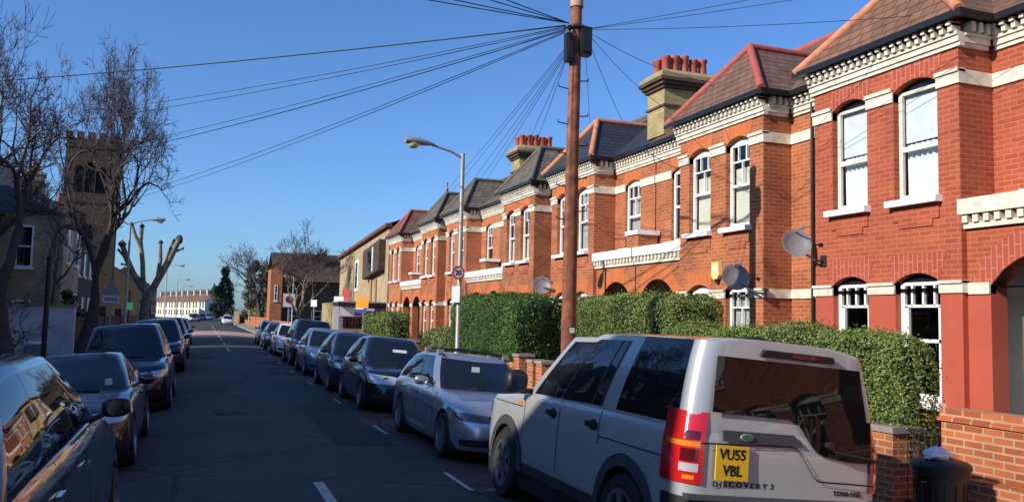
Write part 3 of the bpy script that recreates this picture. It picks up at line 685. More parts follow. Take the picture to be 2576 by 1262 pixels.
# ------------------------------------------------------------------ cars
def lerp(a, b, t): return a + (b - a) * t
def pw(pts, x):
    if x <= pts[0][0]: return pts[0][1]
    for (a, b), (c, d) in zip(pts[:-1], pts[1:]):
        if x <= c:
            t = (x - a) / (c - a); t2 = t * t * (3 - 2 * t); return lerp(b, d, lerp(t, t2, .5))
    return pts[-1][1]
NF, NC = 8, 7
class Car:
    """local frame: +y forward, x to the right, z up, origin on the ground under the middle"""
    def __init__(c, **k):
        c.k = k; c.L = k['L']; c.W = k['W']; c.H = k['H']
        hl, w = c.L / 2, c.W / 2
        c.wr = k.get('wr', .315); c.yfw = k['yfw']; c.yrw = k['yrw']; c.ar = k.get('ar', c.wr + .055)
        ztop = k['ztop']                                   # (y, z) profile of the bonnet / belt line
        z0 = k.get('z0', .2)
        ySf, ySr = hl - k.get('cf', .55), -hl + k.get('cr', .45)
        ar_ = k.get('ar', k.get('wr', .315) + .055); ySf = max(ySf, k['yfw'] + ar_ + .02); ySr = min(ySr, k['yrw'] - ar_ - .02)
        c.ySf, c.ySr = ySf, ySr
        ys = {ySf + (ySr - ySf) * i / 30 for i in range(31)}
        for yw in (c.yfw, c.yrw):
            for a in range(0, 181, 12): ys.add(yw + c.ar * cos(radians(a)))
            ys.add(yw + c.ar + .001); ys.add(yw - c.ar - .001)
        c.ys = sorted([y for y in ys if ySr <= y <= ySf], reverse=True); c.NS = len(c.ys) - 1
        rows = k.get('rows') or [(0.0, .93, -.05, -.05), (.16, .975, -.005, -.01), (.38, 1.0, 0, 0), (.62, 1.0, -.02, -.01), (.80, .99, -.05, -.03), (.93, .965, -.09, -.05), (1.0, .925, -.15, -.08)]
        # each row: fraction of height, width factor, nose set-back, tail set-back
        c.rings = []
        for fr, wf, df, dr in rows:
            rf, rr = k.get('rf', .5), k.get('rr', .35)
            P = c.outline(w * wf, hl + df, -hl - dr, rf, rr, k.get('bf', .12), k.get('br', .07), ySf, ySr, c.ys, k.get('sb', .03))
            out = []
            for i, (x, y) in enumerate(P):
                zt = pw(ztop, y); z = z0 + fr * (zt - z0)
                if NF + NC - 1 <= i <= NF + 2 * NC + c.NS + 1:
                    for yw in (c.yfw, c.yrw):
                        d = abs(y - yw)
                        if d <= c.ar: z = max(z, c.wr + sqrt(max(0, c.ar ** 2 - d * d)))
                out.append((x, y, min(z, zt + .0)))
            c.rings.append(out)
        c.n = len(c.rings[0])
    @staticmethod
    def outline(w, yf, yr, rf, rr, bf, br, ySf, ySr, ys, sb):
        xs = w - sb; P = []
        def front(sgn, ye, r, b, yS):
            pts = []
            xc = xs - r
            for i in range(NF): x = xc * i / NF; pts.append((x, ye - sgn * b * (x / w) ** 2))
            yc = ye - sgn * b * (xc / w) ** 2
            for i in range(NC + 1):
                a = pi / 2 * i / NC; pts.append((xc + r * sin(a), yS + (yc - yS) * cos(a)))
            return pts
        P = front(1, yf, rf, bf, ySf); ym = (ySf + ySr) / 2; h = (ySf - ySr) / 2
        for y in ys[1:-1]: P.append((w - sb * ((y - ym) / h) ** 2, y))
        P += front(-1, yr, rr, br, ySr)[::-1]
        return P
    def full(c, ring): return [p for p in ring] + [(-p[0], p[1], p[2]) for p in ring[::-1]]
    def idx_y(c, y):
        b = NF + NC
        for i, (p, q) in enumerate(zip(c.ys[:-1], c.ys[1:])):
            if p >= y >= q: return b + i + (p - y) / (p - q)
        return b if y > c.ys[0] else b + c.NS
    def at(c, i, z, off=0.0, rings=None):
        R = rings or c.rings
        def pt(i):
            a = int(min(max(i, 0), c.n - 1.0001)) if not rings else int(min(max(i, 0), len(R[0]) - 1.0001)); t = i - a
            col = [Vector(r[a]).lerp(Vector(r[a + 1]), t) for r in R]
            if z <= col[0].z: return col[0]
            for p, q in zip(col[:-1], col[1:]):
                if p.z <= z <= q.z and q.z > p.z: return p.lerp(q, (z - p.z) / (q.z - p.z))
            return col[-1]
        p = pt(i)
        if off:
            d = pt(i + .2) - pt(i - .2)
            if d.length < 1e-6: d = Vector((1, 0, 0))
            nrm = Vector((-d.y, d.x, 0)).normalized()
            p = p + nrm * off; p.z = z
        return p
    def patch(c, mb, i0, i1, z0, z1, off=.006, side=1, nx=10, nz=4, shape=None):
        rows = []
        for j in range(nz + 1):
            row = []
            for i in range(nx + 1):
                u, v = i / nx, j / nz
                lo, hi = (z0, z1) if shape is None else shape(u)
                p = c.at(lerp(i0, i1, u), lerp(lo, hi, v), off); row.append((p.x * side, p.y, p.z))
            rows.append(row)
        mb.grid(rows)
    def make(c, paint_mat, root):
        k = c.k; hl = c.L / 2
        b = MB(); b.grid([c.full(r) for r in c.rings], close=True)
        top = c.rings[-1]; rows = []; cr = k.get('crown', .05)
        for x, y, z in top:
            rows.append([(x * (1 - 2 * j / 10), y, z + cr * min(1, (x / (c.W * .4)) ** 2) * (1 - (1 - 2 * j / 10) ** 2)) for j in range(11)])
        b.grid(rows)
        body = b.build('body', paint_mat, root, 48); c.body = body
        u = MB(); w = c.W / 2
        u.box(-w + .06, w - .06, -hl + .25, hl - .3, .18, .5)
        for yw in (c.yfw, c.yrw): u.box(-w + .05, w - .05, yw - c.ar + .01, yw + c.ar - .01, .3, min(c.wr + c.ar + .02, .8))
        # greenhouse
        G = k['gh']                                       # dict: b=(w,yf,yr) belt, r=(w,yf,yr) roof, rf, rr, bf, br, zr=[(y,z)], win=[(f0,f1)], A, D
        ts = [0, .05, .2, .4, .6, .8, .93, 1.0]
        fr = sorted({i / 26 for i in range(27)} | {q for a in G['win'] for q in a[:2]}); nS = len(fr) - 1
        rings = []
        for t in ts:
            wt = lerp(G['b'][0], G['r'][0], t) + G.get('bulge', .03) * 4 * t * (1 - t)
            e = t ** 1.08
            yf, yr = lerp(G['b'][1], G['r'][1], e), lerp(G['b'][2], G['r'][2], t ** G.get('rexp', 1.25))
            cf, cr_ = G.get('cf', .22), G.get('cr', .16)
            ySf, ySr = yf - cf - G['bf'] * .6, yr + cr_ + G['br'] * .6
            P = c.outline(wt, yf, yr, G.get('rf', .14), G.get('rr', .14), G['bf'], G['br'], ySf, ySr, [ySf + (ySr - ySf) * f for f in fr], .015)
            rings.append([(x, y, lerp(pw(k['ztop'], y) - .012 + (G.get('cowl', .04) if y > G['b'][1] - .5 else 0) * (1 - min(1, x / wt)), pw(G['zr'], y), t)) for x, y in P])
        c.gh = rings; n = len(rings[0]); sh = MB(); rows = []
        for x, y, z in rings[-1]:
            rows.append([(x * (1 - 2 * j / 10), y, z + G.get('crown', .06) * min(1, (x / (c.W * .32)) ** 2) * (1 - (1 - 2 * j / 10) ** 4)) for j in range(11)])
        sh.grid(rows)
        groups = {}
        iA = NF + NC - G.get('A', 3); iS = NF + NC; iE = NF + NC + nS; iD = iE + NC - G.get('D', 4); iD = iE + G.get('D', 3)
        t0, t1 = G.get('t', (.05, .93))
        for j in range(len(ts) - 1):
            for i in range(n - 1):
                mid = (ts[j] + ts[j + 1]) / 2; key = 'shell'
                if t0 <= mid <= t1 or (mid > t1 and 'alpine' in G and iS <= i < iE and G['win'][3][0] < (fr[i - iS] + fr[i - iS + 1]) / 2 < G['win'][3][1]):
                    if i < iA: key = 'windscreen'
                    elif i >= iD: key = 'rear_window'
                    elif iS <= i < iE:
                        f = (fr[i - iS] + fr[i - iS + 1]) / 2
                        for q, a in enumerate(G['win']):
                            if a[0] < f < a[1]: key = ('side_window', q)
                        if key == 'shell' and G['win'][0][0] < f < G['win'][-1][1] and not any(a < f < b for a, b in G.get('body_pillars', [])): key = 'window_surround'
                for s in (1, -1):
                    kk = (key[0], key[1], s) if isinstance(key, tuple) else key
                    mb = sh if kk == 'shell' else groups.setdefault(kk, MB())
                    P = [rings[j][i], rings[j][i + 1], rings[j + 1][i + 1], rings[j + 1][i]]
                    mb.face([(p[0] * s, p[1], p[2]) for p in P])
        sh.build('cabin', paint_mat, root, 50)
        for kk, mb in groups.items():
            nm = kk if isinstance(kk, str) else kk[0]
            build_split(mb, nm, 'trimblk' if nm == 'window_surround' else k.get('glass', 'carglass'), root, 60)
        u.build('underbody', 'underbody', root)
        # wheels
        for yw in (c.yfw, c.yrw):
            for s in (1, -1): wheel(root, s * (w - .115), yw, c.wr, k.get('ww', .21), s, k.get('spokes', 5), k.get('rim', 'alloy'))
    def extras(c, root, front=True, rear=True, mirrors=True, mirror_mat=None, seams=(), handles=(), hz=None, lamp=(.60, .77), lamp_i=(5, 15), grille=(.30, .44), plate='plate_white', bumper=True, lampmat='lens', grille_top=None, mglass='chrome'):
        k = c.k
        if front:
            for s in (1, -1):
                h = MB(); z0, z1 = lamp; c.patch(h, lamp_i[0], lamp_i[1], z0, z1, .008, s, 12, 4, lambda u: (lerp(z0 + .02, z0 + .03, u) if u < .8 else lerp(z0 + .03, z1 - .03, (u - .8) / .2), lerp(z1 - .045, z1, min(1, u * 1.3))))
                hl = h.build('headlight', lampmat, root, 60)
                h = MB(); im = lerp(lamp_i[0], lamp_i[1], .42); p = c.at(im, (z0 + z1) / 2, .012); h.lathe([(.055, -.03), (.062, .004), (.045, .006), (.03, -.012), (.001, -.015)], (p.x * s, p.y - .012, p.z), 'y', 14, False); h.build('lamp_bowl', 'chrome', hl, 60)
            gm = MB()
            for s in (1, -1): c.patch(gm, 0, 12.5, grille[0], grille[1], .007, s, 10, 3, lambda u: (grille[0], lerp(grille[1], grille[1] - .05, u)))
            gm.build('lower_grille', 'trimblk', root)
            if grille_top:
                gm = MB()
                for s in (1, -1): c.patch(gm, grille_top[2], grille_top[3], grille_top[0], grille_top[1], .007, s, 6, 3)
                gm.build('grille', 'trimblk', root)
            y = c.at(0, .47).y; pm = MB(); pm.box(-.26, .26, y + .002, y + .016, .44, .55); pm.build('number_plate', plate, root)
        if rear:
            for s in (1, -1):
                h = MB(); b = c.n - 1; c.patch(h, b - 6, b - 14.5, .68, .86, .008, s, 10, 4); h.build('tail_light', 'tail_red', root, 60)
            y = c.at(c.n - 1, .6).y; pm = MB(); pm.box(-.26, .26, y - .016, y - .002, .58, .69); pm.build('number_plate', 'plate_yellow', root)
        if mirrors:
            ym = k.get('ym', c.k['gh']['b'][1] - .55); zb = pw(k['ztop'], ym)
            for s in (1, -1):
                x = c.W / 2 * .95
                m = MB(); m.tube([(s * (x - .06), ym, zb + .0), (s * (x + .06), ym + .01, zb + .05)], .022, 6)
                rows = []
                for i in range(9):
                    a = -pi / 2 + pi * i / 8; r = cos(a) ** .5 if cos(a) > 0 else 0
                    rows.append([(s * (x + .135 + .105 * sin(a)), ym + .02 + .06 * r * cos(t), zb + .085 + .075 * r * sin(t)) for t in [2 * pi * q / 10 for q in range(10)]])
                m.grid(rows, True); w_ = m.build('wing_mirror', mirror_mat or c.body.data.materials[0], root, 60)
                m = MB(); m.lathe([(.001, 0), (.062, 0)], (s * (x + .135), ym - .042, zb + .085), 'y', 14, False); m.build('mirror_glass', mglass, w_)
        hz = hz or pw(k['ztop'], 0) - .13
        zb = hz + .13
        sm = MB()
        for y in seams:
            i = c.idx_y(y)
            for s in (1, -1): c.patch(sm, i - .05, i + .05, .32, pw(k['ztop'], y) - .01, .0025, s, 1, 10)
        if seams: build_split(sm, 'door_seam', 'underbody', root)
        wp = MB(); G_ = k['gh']
        for x0 in (-.42, .12):
            q = [Vector(c.gh[1][int(NF * .2)]), Vector(c.gh[1][int(NF * .8)])]; yb = c.gh[0][0][1]; zb_ = c.gh[0][0][2]
            wp.tube([(x0, yb + .03, zb_ + .015), (x0 + .48, yb - .03 - .1 * abs(x0 + .48), zb_ + .05)], .011, 5)
        build_split(wp, 'wiper', 'underbody', root)
        for y in handles:
            for s in (1, -1):
                h = MB(); i = c.idx_y(y); p = c.at(i, hz, .0)
                h.box(min(p.x * s, p.x * s + s * .03), max(p.x * s, p.x * s + s * .03), y - .09, y + .09, hz - .018, hz + .018); h.build('door_handle', k.get('handle', c.body.data.materials[0]), root)
def wheel(root, x, y, R, wd, s, spokes, rim_mat):
    w = MB(); h = wd / 2
    w.lathe([(R * .66, -h), (R * .93, -h), (R * .985, -h + .02), (R, -h + .05), (R, h - .05), (R * .985, h - .02), (R * .93, h), (R * .66, h)], (x, y, R), 'x', 36, False)
    t = w.build('wheel', 'rubber', root, 40)
    r = MB(); o = s * (h - .012)
    ring = [(R * .68, -h), (R * .68, 0), (R * .68, h + .003), (R * .60, h), (R * .58, h - .05), (R * .58, -h)]
    r.lathe([(a, b * s) for a, b in ring], (x, y, R), 'x', 36, False)
    for q in range(spokes):
        a = 2 * pi * q / spokes + .3; d = Vector((0, cos(a), sin(a))); e = Vector((0, -sin(a), cos(a)))
        c0 = Vector((x + o, y, R))
        P = [c0 + d * R * .1 + e * .035, c0 + d * R * .60 + e * .045, c0 + d * R * .60 - e * .045, c0 + d * R * .1 - e * .035]
        r.prism(P, (-s * .03, 0, 0))
    r.lathe([(.001, o), (R * .17, o), (R * .2, o - s * .03)], (x, y, R), 'x', 14, False)
    r.build('rim', rim_mat, t, 40)
    d = MB(); d.lathe([(.001, 0), (R * .6, 0)], (x + s * (h - .07), y, R), 'x', 20, False); d.build('brake_disc', 'underbody', t)

def place_car(name, label, cat, X, Y, heading, group, drop=0.0, yaw=0.0):
    """X, Y: middle of the car; heading +1 faces away down the street, -1 faces the camera; the car leans with the road's camber"""
    zl, zr = road_z(X - .78), road_z(X + .78); lean = atan2(zl - zr, 1.56)
    Mx = Matrix.Translation((X, Y, (zl + zr) / 2 + drop)) @ Matrix.Rotation(lean, 4, 'Y') @ Matrix.Rotation((0 if heading > 0 else pi) + yaw, 4, 'Z')
    t = thing(name, label, cat, (0, 0, 0), group); t.matrix_world = Mx
    return t
GR, GL = 'cars parked along the right kerb', 'cars parked along the left kerb'

def estate_spec(**o):
    k = dict(L=4.52, W=1.81, H=1.44, wr=.32, yfw=1.50, yrw=-1.26, z0=.19, rf=.52, rr=.34, bf=.16, cf=.62,
             ztop=[(-2.26, .93), (-1.2, .955), (.4, .93), (.95, .90), (1.75, .815), (2.1, .74), (2.26, .67)],
             gh=dict(b=(.80, .98, -2.16), r=(.60, .12, -1.82), bf=.22, br=.10, zr=[(-1.9, 1.36), (-.9, 1.425), (-.2, 1.43), (.25, 1.395)], win=[(.06, .36), (.39, .68), (.71, .95)], t=(.05, .93), rf=.16, rr=.16, crown=.04, rexp=1.3))
    k.update(o); return k
def hatch_spec(**o):
    k = dict(L=4.05, W=1.72, H=1.53, wr=.30, yfw=1.27, yrw=-1.26, z0=.2, rf=.5, rr=.34, bf=.16, cf=.56,
             ztop=[(-2.02, .98), (-1.2, .99), (.3, .95), (1.0, .93), (1.55, .87), (1.85, .80), (2.02, .74)],
             gh=dict(b=(.77, 1.18, -1.94), r=(.57, .25, -1.5), bf=.22, br=.08, zr=[(-1.7, 1.44), (-.7, 1.53), (0, 1.53), (.35, 1.49)], win=[(.08, .40), (.43, .72), (.75, .93)], t=(.05, .93), crown=.045))
    k.update(o); return k
def suv_spec(**o):
    k = dict(L=4.6, W=1.88, H=1.72, wr=.36, yfw=1.42, yrw=-1.28, z0=.27, rf=.42, rr=.3, bf=.1, cf=.5,
             ztop=[(-2.3, 1.08), (-1.2, 1.07), (.5, 1.03), (1.0, 1.02), (1.7, .97), (2.05, .91), (2.3, .83)],
             gh=dict(b=(.84, 1.05, -2.2), r=(.64, .28, -1.95), bf=.16, br=.07, zr=[(-2.0, 1.63), (-.8, 1.71), (0, 1.71), (.4, 1.67)], win=[(.07, .37), (.40, .68), (.71, .94)], t=(.05, .93), crown=.04))
    k.update(o); return k

PAINT = {
    'silver': paint('silver_car_paint', (.50, .53, .58), .72, .24), 'black': paint('black_car_paint', (.006, .007, .012), 0, .2), 'navy': paint('navy_car_paint', (.008, .014, .045), .2, .2),
    'bluegrey': paint('blue_grey_car_paint', (.02, .035, .085), .3, .25), 'lightblue': paint('pale_blue_car_paint', (.17, .26, .40), .5, .28), 'white': paint('white_car_paint', (.75, .76, .78), 0, .3),
    'plum': paint('dark_plum_car_paint', (.03, .016, .026), .2, .25), 'pewter': paint('pewter_car_paint', (.43, .44, .435), .2, .32), 'grey': paint('dark_grey_car_paint', (.05, .055, .065), .4, .25)}
def simple_car(kind, pm, label, X, Y, heading, group, name='parked_car', cat='car', ex=None, **o):
    t = place_car(name, label, cat, X, Y, heading, group, yaw=o.pop('yaw', 0))
    c = Car(**{'e': estate_spec, 'h': hatch_spec, 's': suv_spec}[kind](**o)); c.make(PAINT[pm], t)
    e = dict(seams=(.85, -.25, -1.05), handles=(-.02, -.95)); e.update(ex or {})
    c.extras(t, **e); return t, c
# ---- right kerb, near to far (all but the big off-roader face the camera)
t, c = simple_car('e', 'silver', 'silver estate car with black roof rails facing the camera just ahead of the boxy off-roader', 4.17, 13.42, -1, GR,
    ex=dict(lamp=(.56, .70), lamp_i=(3.6, 14.5), grille=(.26, .39), lampmat='lens_dark', seams=(.95, -.12, -.98), handles=(.02, -.9), grille_top=(.52, .66, .8, 5)))
r = MB()
for s in (1, -1):
    pts = [(s * .56, .05 - i * .3, 1.425 + (.035 if 0 < i < 6 else -.01) + (.0 if i < 4 else -.012 * (i - 3))) for i in range(7)]
    r.tube(pts, .017, 6)
build_split(r, 'roof_rail', 'trimblk', t, 60)
for y in (-.15, -.95):
    r = MB(); r.tube([(-.62, y, 1.49), (0, y, 1.525), (.62, y, 1.49)], .02, 6); b_ = r.build('roof_bar', 'trimblk', t, 60)
    for s in (1, -1):
        r = MB(); r.box(s * .57 - .05, s * .57 + .05, y - .045, y + .045, 1.43, 1.51); r.build('bar_foot', 'steel', b_)
m = MB(); m.box(.16, .29, .77, .775, 1.22, 1.30); m.build('permit_disc', 'signwhite', t)
t, c = simple_car('h', 'black', 'black hatchback with a large clear headlight facing the camera, next beyond the silver estate', 4.08, 19.55, -1, GR, ex=dict(lamp=(.58, .80), lamp_i=(5, 15)), W=1.74)
m = MB(); c_ = c.gh
for x0, x1 in ((-.18, .14),):
    m.face([(x0, .83, 1.26), (x1, .83, 1.26), (x1, .79, 1.32), (x0, .79, 1.32)])
m.build('windscreen_sticker', 'signwhite', t)
simple_car('h', 'bluegrey', 'dark blue hatchback facing the camera, second beyond the silver estate', 4.02, 24.0, -1, GR, L=3.95)
simple_car('h', 'lightblue', 'pale blue hatchback facing the camera, between two dark cars', 4.05, 29.9, -1, GR, W=1.7, L=4.1)
simple_car('s', 'black', 'tall black off-road car between the pale blue hatchback and the small white car', 4.2, 35.6, -1, GR, H=1.8, gh=dict(suv_spec()['gh'], zr=[(-2, 1.72), (-.8, 1.8), (0, 1.8), (.4, 1.76)]), ex=dict(lamp=(.66, .84)))
simple_car('h', 'white', 'small white hatchback facing the camera just past the tall black off-road car', 4.15, 43.4, -1, GR)
simple_car('e', 'grey', 'dark grey estate facing the camera, past the small white hatchback', 4.2, 51.0, -1, GR, ex=dict(lampmat='lens'))
simple_car('h', 'silver', 'silver hatchback at the far end of the right-hand row', 4.2, 57.5, -1, GR)
simple_car('h', 'white', 'white hatchback driving towards the camera far down the road', 3.9, 146, -1, 'cars far down the road', name='moving_car', W=1.85, L=4.3)
# ---- left kerb
t, c = simple_car('h', 'navy', 'tall navy people carrier at the left edge with terrace reflections in its side glass', -1.49, 6.5, 1, GL,
    L=5.1, W=1.84, H=1.72, wr=.32, yfw=1.65, yrw=-1.5, ztop=[(-2.55, 1.14), (-1.2, 1.15), (.4, 1.16), (1.1, 1.13), (1.75, 1.04), (2.2, .93), (2.55, .82)],
    gh=dict(b=(.84, 1.35, -2.45), r=(.64, .50, -1.75), bf=.24, br=.08, zr=[(-1.9, 1.62), (-.9, 1.69), (0, 1.69), (.5, 1.64)], win=[(.0, .34), (.345, .68), (.685, .985)], t=(.05, .93), crown=.05, rexp=1.0), handle=M['chrome'], ym=.75,
    ex=dict(handles=(-.3, -1.3), hz=.98, mirror_mat=M['trimblk'], mglass='carglass', seams=(1.05, -.15, -1.1)))
t, c = simple_car('e', 'plum', 'low dark plum saloon just beyond the navy people carrier, disc in its windscreen', -1.58, 13.7, -1, GL, W=1.76,
    gh=dict(estate_spec()['gh'], b=(.78, .98, -1.75), r=(.57, .10, -.95), zr=[(-1.1, 1.34), (-.6, 1.375), (-.1, 1.38), (.2, 1.35)], win=[(.06, .46), (.49, .88)]), ex=dict(seams=(.95, -.15)))
m = MB(); m.box(-.56, -.47, .80, .806, 1.0, 1.09); m.build('permit_disc', 'signwhite', t)
simple_car('s', 'navy', 'large navy off-road car facing the camera, third along the left kerb', -1.42, 20.3, -1, GL, L=4.7, ex=dict(lamp=(.68, .84)))
simple_car('s', 'bluegrey', 'dark blue people carrier facing the camera, fourth along the left kerb', -1.35, 31.6, -1, GL, W=1.84)
simple_car('s', 'black', 'black off-road car with lit side glass, fifth along the left kerb', -1.35, 40.0, -1, GL)
simple_car('h', 'grey', 'dark grey hatchback last along the left kerb beside the pollarded tree', -1.35, 56.5, -1, GL)
for i, (x, y, p, kd, lab) in enumerate(((-1.6, 186, 'white', 's', 'white van-like car parked far down on the left before the pale terrace'), (-1.2, 178, 'black', 'h', 'black hatchback parked far down on the left'), (.1, 205, 'grey', 'e', 'dark grey estate far away below the pale terrace'), (1.6, 212, 'lightblue', 'h', 'pale hatchback far away below the pale terrace'))):
    simple_car(kd, p, lab, x, y, -1, 'cars far down the road')

# ---- the boxy silver off-roader in front
def big_offroader():
    t = place_car('off_road_car', 'boxy silver off-road car seen from behind with tall red tail lights and yellow number plate', 'car', 4.19, 7.77, 1, GR)
    gz = [(-2.4, 1.895), (-1.2, 1.90), (-.55, 1.895), (-.42, 1.86), (.1, 1.85), (.6, 1.80)]
    c = Car(L=4.72, W=1.87, H=1.86, wr=.375, ar=.455, ww=.25, yfw=1.41, yrw=-1.45, z0=.36, rf=.30, rr=.17, bf=.10, br=.02, cf=.42, cr=.16, sb=.02, spokes=6,
            ztop=[(-2.36, 1.23), (-1.0, 1.225), (.6, 1.20), (1.05, 1.18), (1.9, 1.11), (2.2, 1.02), (2.36, .93)], crown=.03,
            rows=[(0.0, .96, -.04, -.02), (.12, .985, 0, .0), (.4, 1.0, 0, 0), (.75, 1.0, -.015, -.005), (.93, .995, -.04, -.012), (1.0, .968, -.08, -.03)],
            gh=dict(b=(.905, 1.10, -2.33), r=(.78, .30, -2.255), rf=.10, rr=.155, bf=.12, br=.012, cf=.12, cr=.12, zr=gz, win=[(.04, .27), (.285, .50), (.515, .56), (.66, .985)], alpine=3, body_pillars=[(.57, .675)], t=(.05, .93), crown=.05, A=2, D=20, bulge=.02, rexp=1.0, cowl=.02), glass='carglass')
    c.make(PAINT['pewter'], t)
    w = c.W / 2
    # raised rear roof with black centre
    r = MB(); r.grid([[(x, y, z) for x, z in ((-.70, 1.89), (-.62, 1.915), (0, 1.93), (.62, 1.915), (.70, 1.89))] for y in (-2.0, -.62)]); r.grid([[(x, y, z) for x, z in ((-.70, 1.89), (-.62, 1.915), (0, 1.93), (.62, 1.915), (.70, 1.89))] if y < -.5 else [(x, y, 1.86) for x in (-.72, -.64, 0, .64, .72)] for y in (-.62, -.40)])
    r.build('raised_roof', 'trimblk', t, 40)
    # cladding over the wheel arches and along the sill
    cl = MB()
    for s in (1, -1):
        for yw in (c.yfw, c.yrw):
            inner, outer, lip = [], [], []
            for q in range(25):
                a = radians(-8 + 196 * q / 24)
                for rad, L_, of in ((c.ar - .02, inner, .022), (c.ar + .085, outer, .012)):
                    y, z = yw + rad * cos(a), c.wr + rad * sin(a); z = max(z, .36)
                    p = c.at(c.idx_y(y), max(z, c.wr + sqrt(max(0, c.ar ** 2 - (y - yw) ** 2)) + .001) if abs(y - yw) < c.ar else z, 0)
                    L_.append((s * (max(p.x, w - .03) + of), y, z))
                lip.append((s * (w - .08), inner[-1][1], inner[-1][2]))
            cl.grid([lip, inner, outer])
    build_split(cl, 'wheel_arch_trim', 'cladding', t, 60)
    cl = MB()
    for s in (1, -1): c.patch(cl, c.idx_y(c.yfw - c.ar - .09), c.idx_y(c.yrw + c.ar + .09), .36, .47, .012, s, 12, 2)
    build_split(cl, 'sill_trim', 'cladding', t)
    sm = MB()
    for s in (1, -1):
        for y, z0 in ((.90, .5), (-.05, .5), (-.93, .92)):
            i = c.idx_y(y); c.patch(sm, i - .05, i + .05, z0, 1.21, .003, s, 1, 8)
        i0, i1 = c.idx_y(-.95), c.idx_y(-2.15); c.patch(sm, i0, i1, .985, .995, .003, s, 8, 1)
        i0, i1 = c.idx_y(.95), c.idx_y(1.9); c.patch(sm, i0, i1, 1.045, 1.055, .003, s, 8, 1)
    build_split(sm, 'panel_seam', 'underbody', t)
    for y in (.12, -.80):
        for s in (1, -1):
            h = MB(); x = w * .999; h.box(min(s * (x - .01), s * (x + .035)), max(s * (x - .01), s * (x + .035)), y - .10, y + .10, 1.055, 1.10); h.lathe([(.05, -.012), (.05, .006)], (s * x, y - .02, 1.075), 'x', 12); h.build('door_handle', 'trimblk', t)
    for s in (1, -1):
        h = MB(); p = c.at(c.idx_y(1.04), 1.08, .008); h.box(min(p.x * s, p.x * s + .012), max(p.x * s, p.x * s + .012), .98, 1.10, 1.06, 1.11); h.build('side_indicator', 'amber', t)
        m = MB(); ym, x, zb = .86, w - .03, 1.20
        m.box(min(s * (x - .05), s * (x + .1)), max(s * (x - .05), s * (x + .1)), ym, ym + .06, zb + .0, zb + .05)
        rows = []
        for i in range(9):
            a = -pi / 2 + pi * i / 8; r_ = max(0, cos(a)) ** .35
            rows.append([(s * (x + .16 + .12 * sin(a)), ym + .03 + .085 * r_ * cos(q), zb + .12 + .125 * r_ * sin(q)) for q in [2 * pi * k / 12 for k in range(12)]])
        m.grid(rows, True); mm = m.build('wing_mirror', 'trimblk', t, 60)
        m = MB(); m.grid([[(s * (x + .07), ym - .062, zb + .03), (s * (x + .245), ym - .062, zb + .03)], [(s * (x + .07), ym - .058, zb + .2), (s * (x + .24), ym - .058, zb + .2)]]); m.build('mirror_glass', 'chrome', mm)
    # rear end, all on the near-vertical tailgate
    RY = [(.3, -2.365), (.9, -2.362), (1.15, -2.352), (1.24, -2.335), (1.90, -2.25)]
    ry = lambda z, o=0: pw(RY, z) - o
    def plate_poly(poly, nm, mt, off, thick=.012, par=t):
        mb = MB(); n = len(poly)
        mb.face([(x, ry(z, off), z) for x, z in poly])
        for i in range(n):
            (x, z), (u, v) = poly[i], poly[(i + 1) % n]; mb.face([(x, ry(z, off), z), (u, ry(v, off), v), (u, ry(v, off - thick), v), (x, ry(z, off - thick), z)])
        return mb.build(nm, mt, par)
    def curve(p, q, n=6):        # smooth s-step between two levels
        return [(lerp(p[0], q[0], i / n), lerp(p[1], q[1], (i / n) ** 2 * (3 - 2 * i / n))) for i in range(n + 1)]
    step_up = curve((.0, 1.36), (.28, 1.11), 8)
    # tailgate glass as strips so that it follows the slope
    gl = MB(); zs = [1.39, 1.45, 1.6, 1.7, 1.79]
    xl = lambda z: -.75 + .085 * (z - 1.09) / .7
    xr = lambda z: .765 - .085 * (z - 1.09) / .7
    gl.grid([[(lerp(xl(z), xr(z), u / 8), ry(z, .014), z) for u in range(9)] for z in zs])
    low = [(xl(1.39), 1.372), (-.3, 1.365)] + step_up + [(.55, 1.07), (xr(1.07), 1.065)]
    gl.grid([[(x, ry(1.39, .014), 1.39) for x, z in low], [(x, ry(z, .014), z) for x, z in low]])
    glass = gl.build('rear_window', 'privacyglass', t, 40)
    # tailgate seam line below the glass and the dark handle recess
    sw = [(-.80, 1.14)] + [(x + .0, z - .2) for x, z in step_up] + [(.80, .90)]
    mb = MB(); mb.grid([[(x, ry(z, .016), z + .006) for x, z in sw], [(x, ry(z, .016), z - .006) for x, z in sw]]); mb.build('tailgate_seam', 'underbody', t)
    plate_poly([(-.62, 1.245), (.02, 1.245), (.08, 1.20), (.11, 1.165), (-.62, 1.165)], 'handle_recess', 'cladding', .018)
    e = MB(); e.lathe([(.001, -.008), (.055, -.008), (.06, .0)], (0, 0, 0), 'y', 20, False); em = e.build('oval_badge', 'signgrey', t); em.matrix_local = Matrix.Translation((-.42, ry(1.20, .028), 1.203)) @ Matrix.Diagonal((1.0, 1, .5, 1))
    e = MB(); e.lathe([(.001, -.010), (.044, -.010)], (0, 0, 0), 'y', 20, False); e2 = e.build('badge_face', plain('badge_green', (.03, .16, .07), .4), em)
    pl = plate_poly([(-.68, .885), (-.395, .885), (-.395, 1.135), (-.68, 1.135)], 'number_plate', 'plate_yellow', .024)
    def ysurf(x, z):
        best = min((abs(c.at(c.n - 1 - i * .25, z).x - abs(x)), c.at(c.n - 1 - i * .25, z).y) for i in range(60)); return best[1]
    def rear_text(s, size, x, z, xs=1.0, y=None, par=t, nm='lettering', bold=.0):
        y = ysurf(x, z) - .005 if y is None else y
        mt = Matrix.Translation((x, y, z)) @ Matrix.Rotation(pi / 2, 4, 'X')
        return text_mesh(s, size, nm, 'ink', par, mt, .0012, xs, bold)
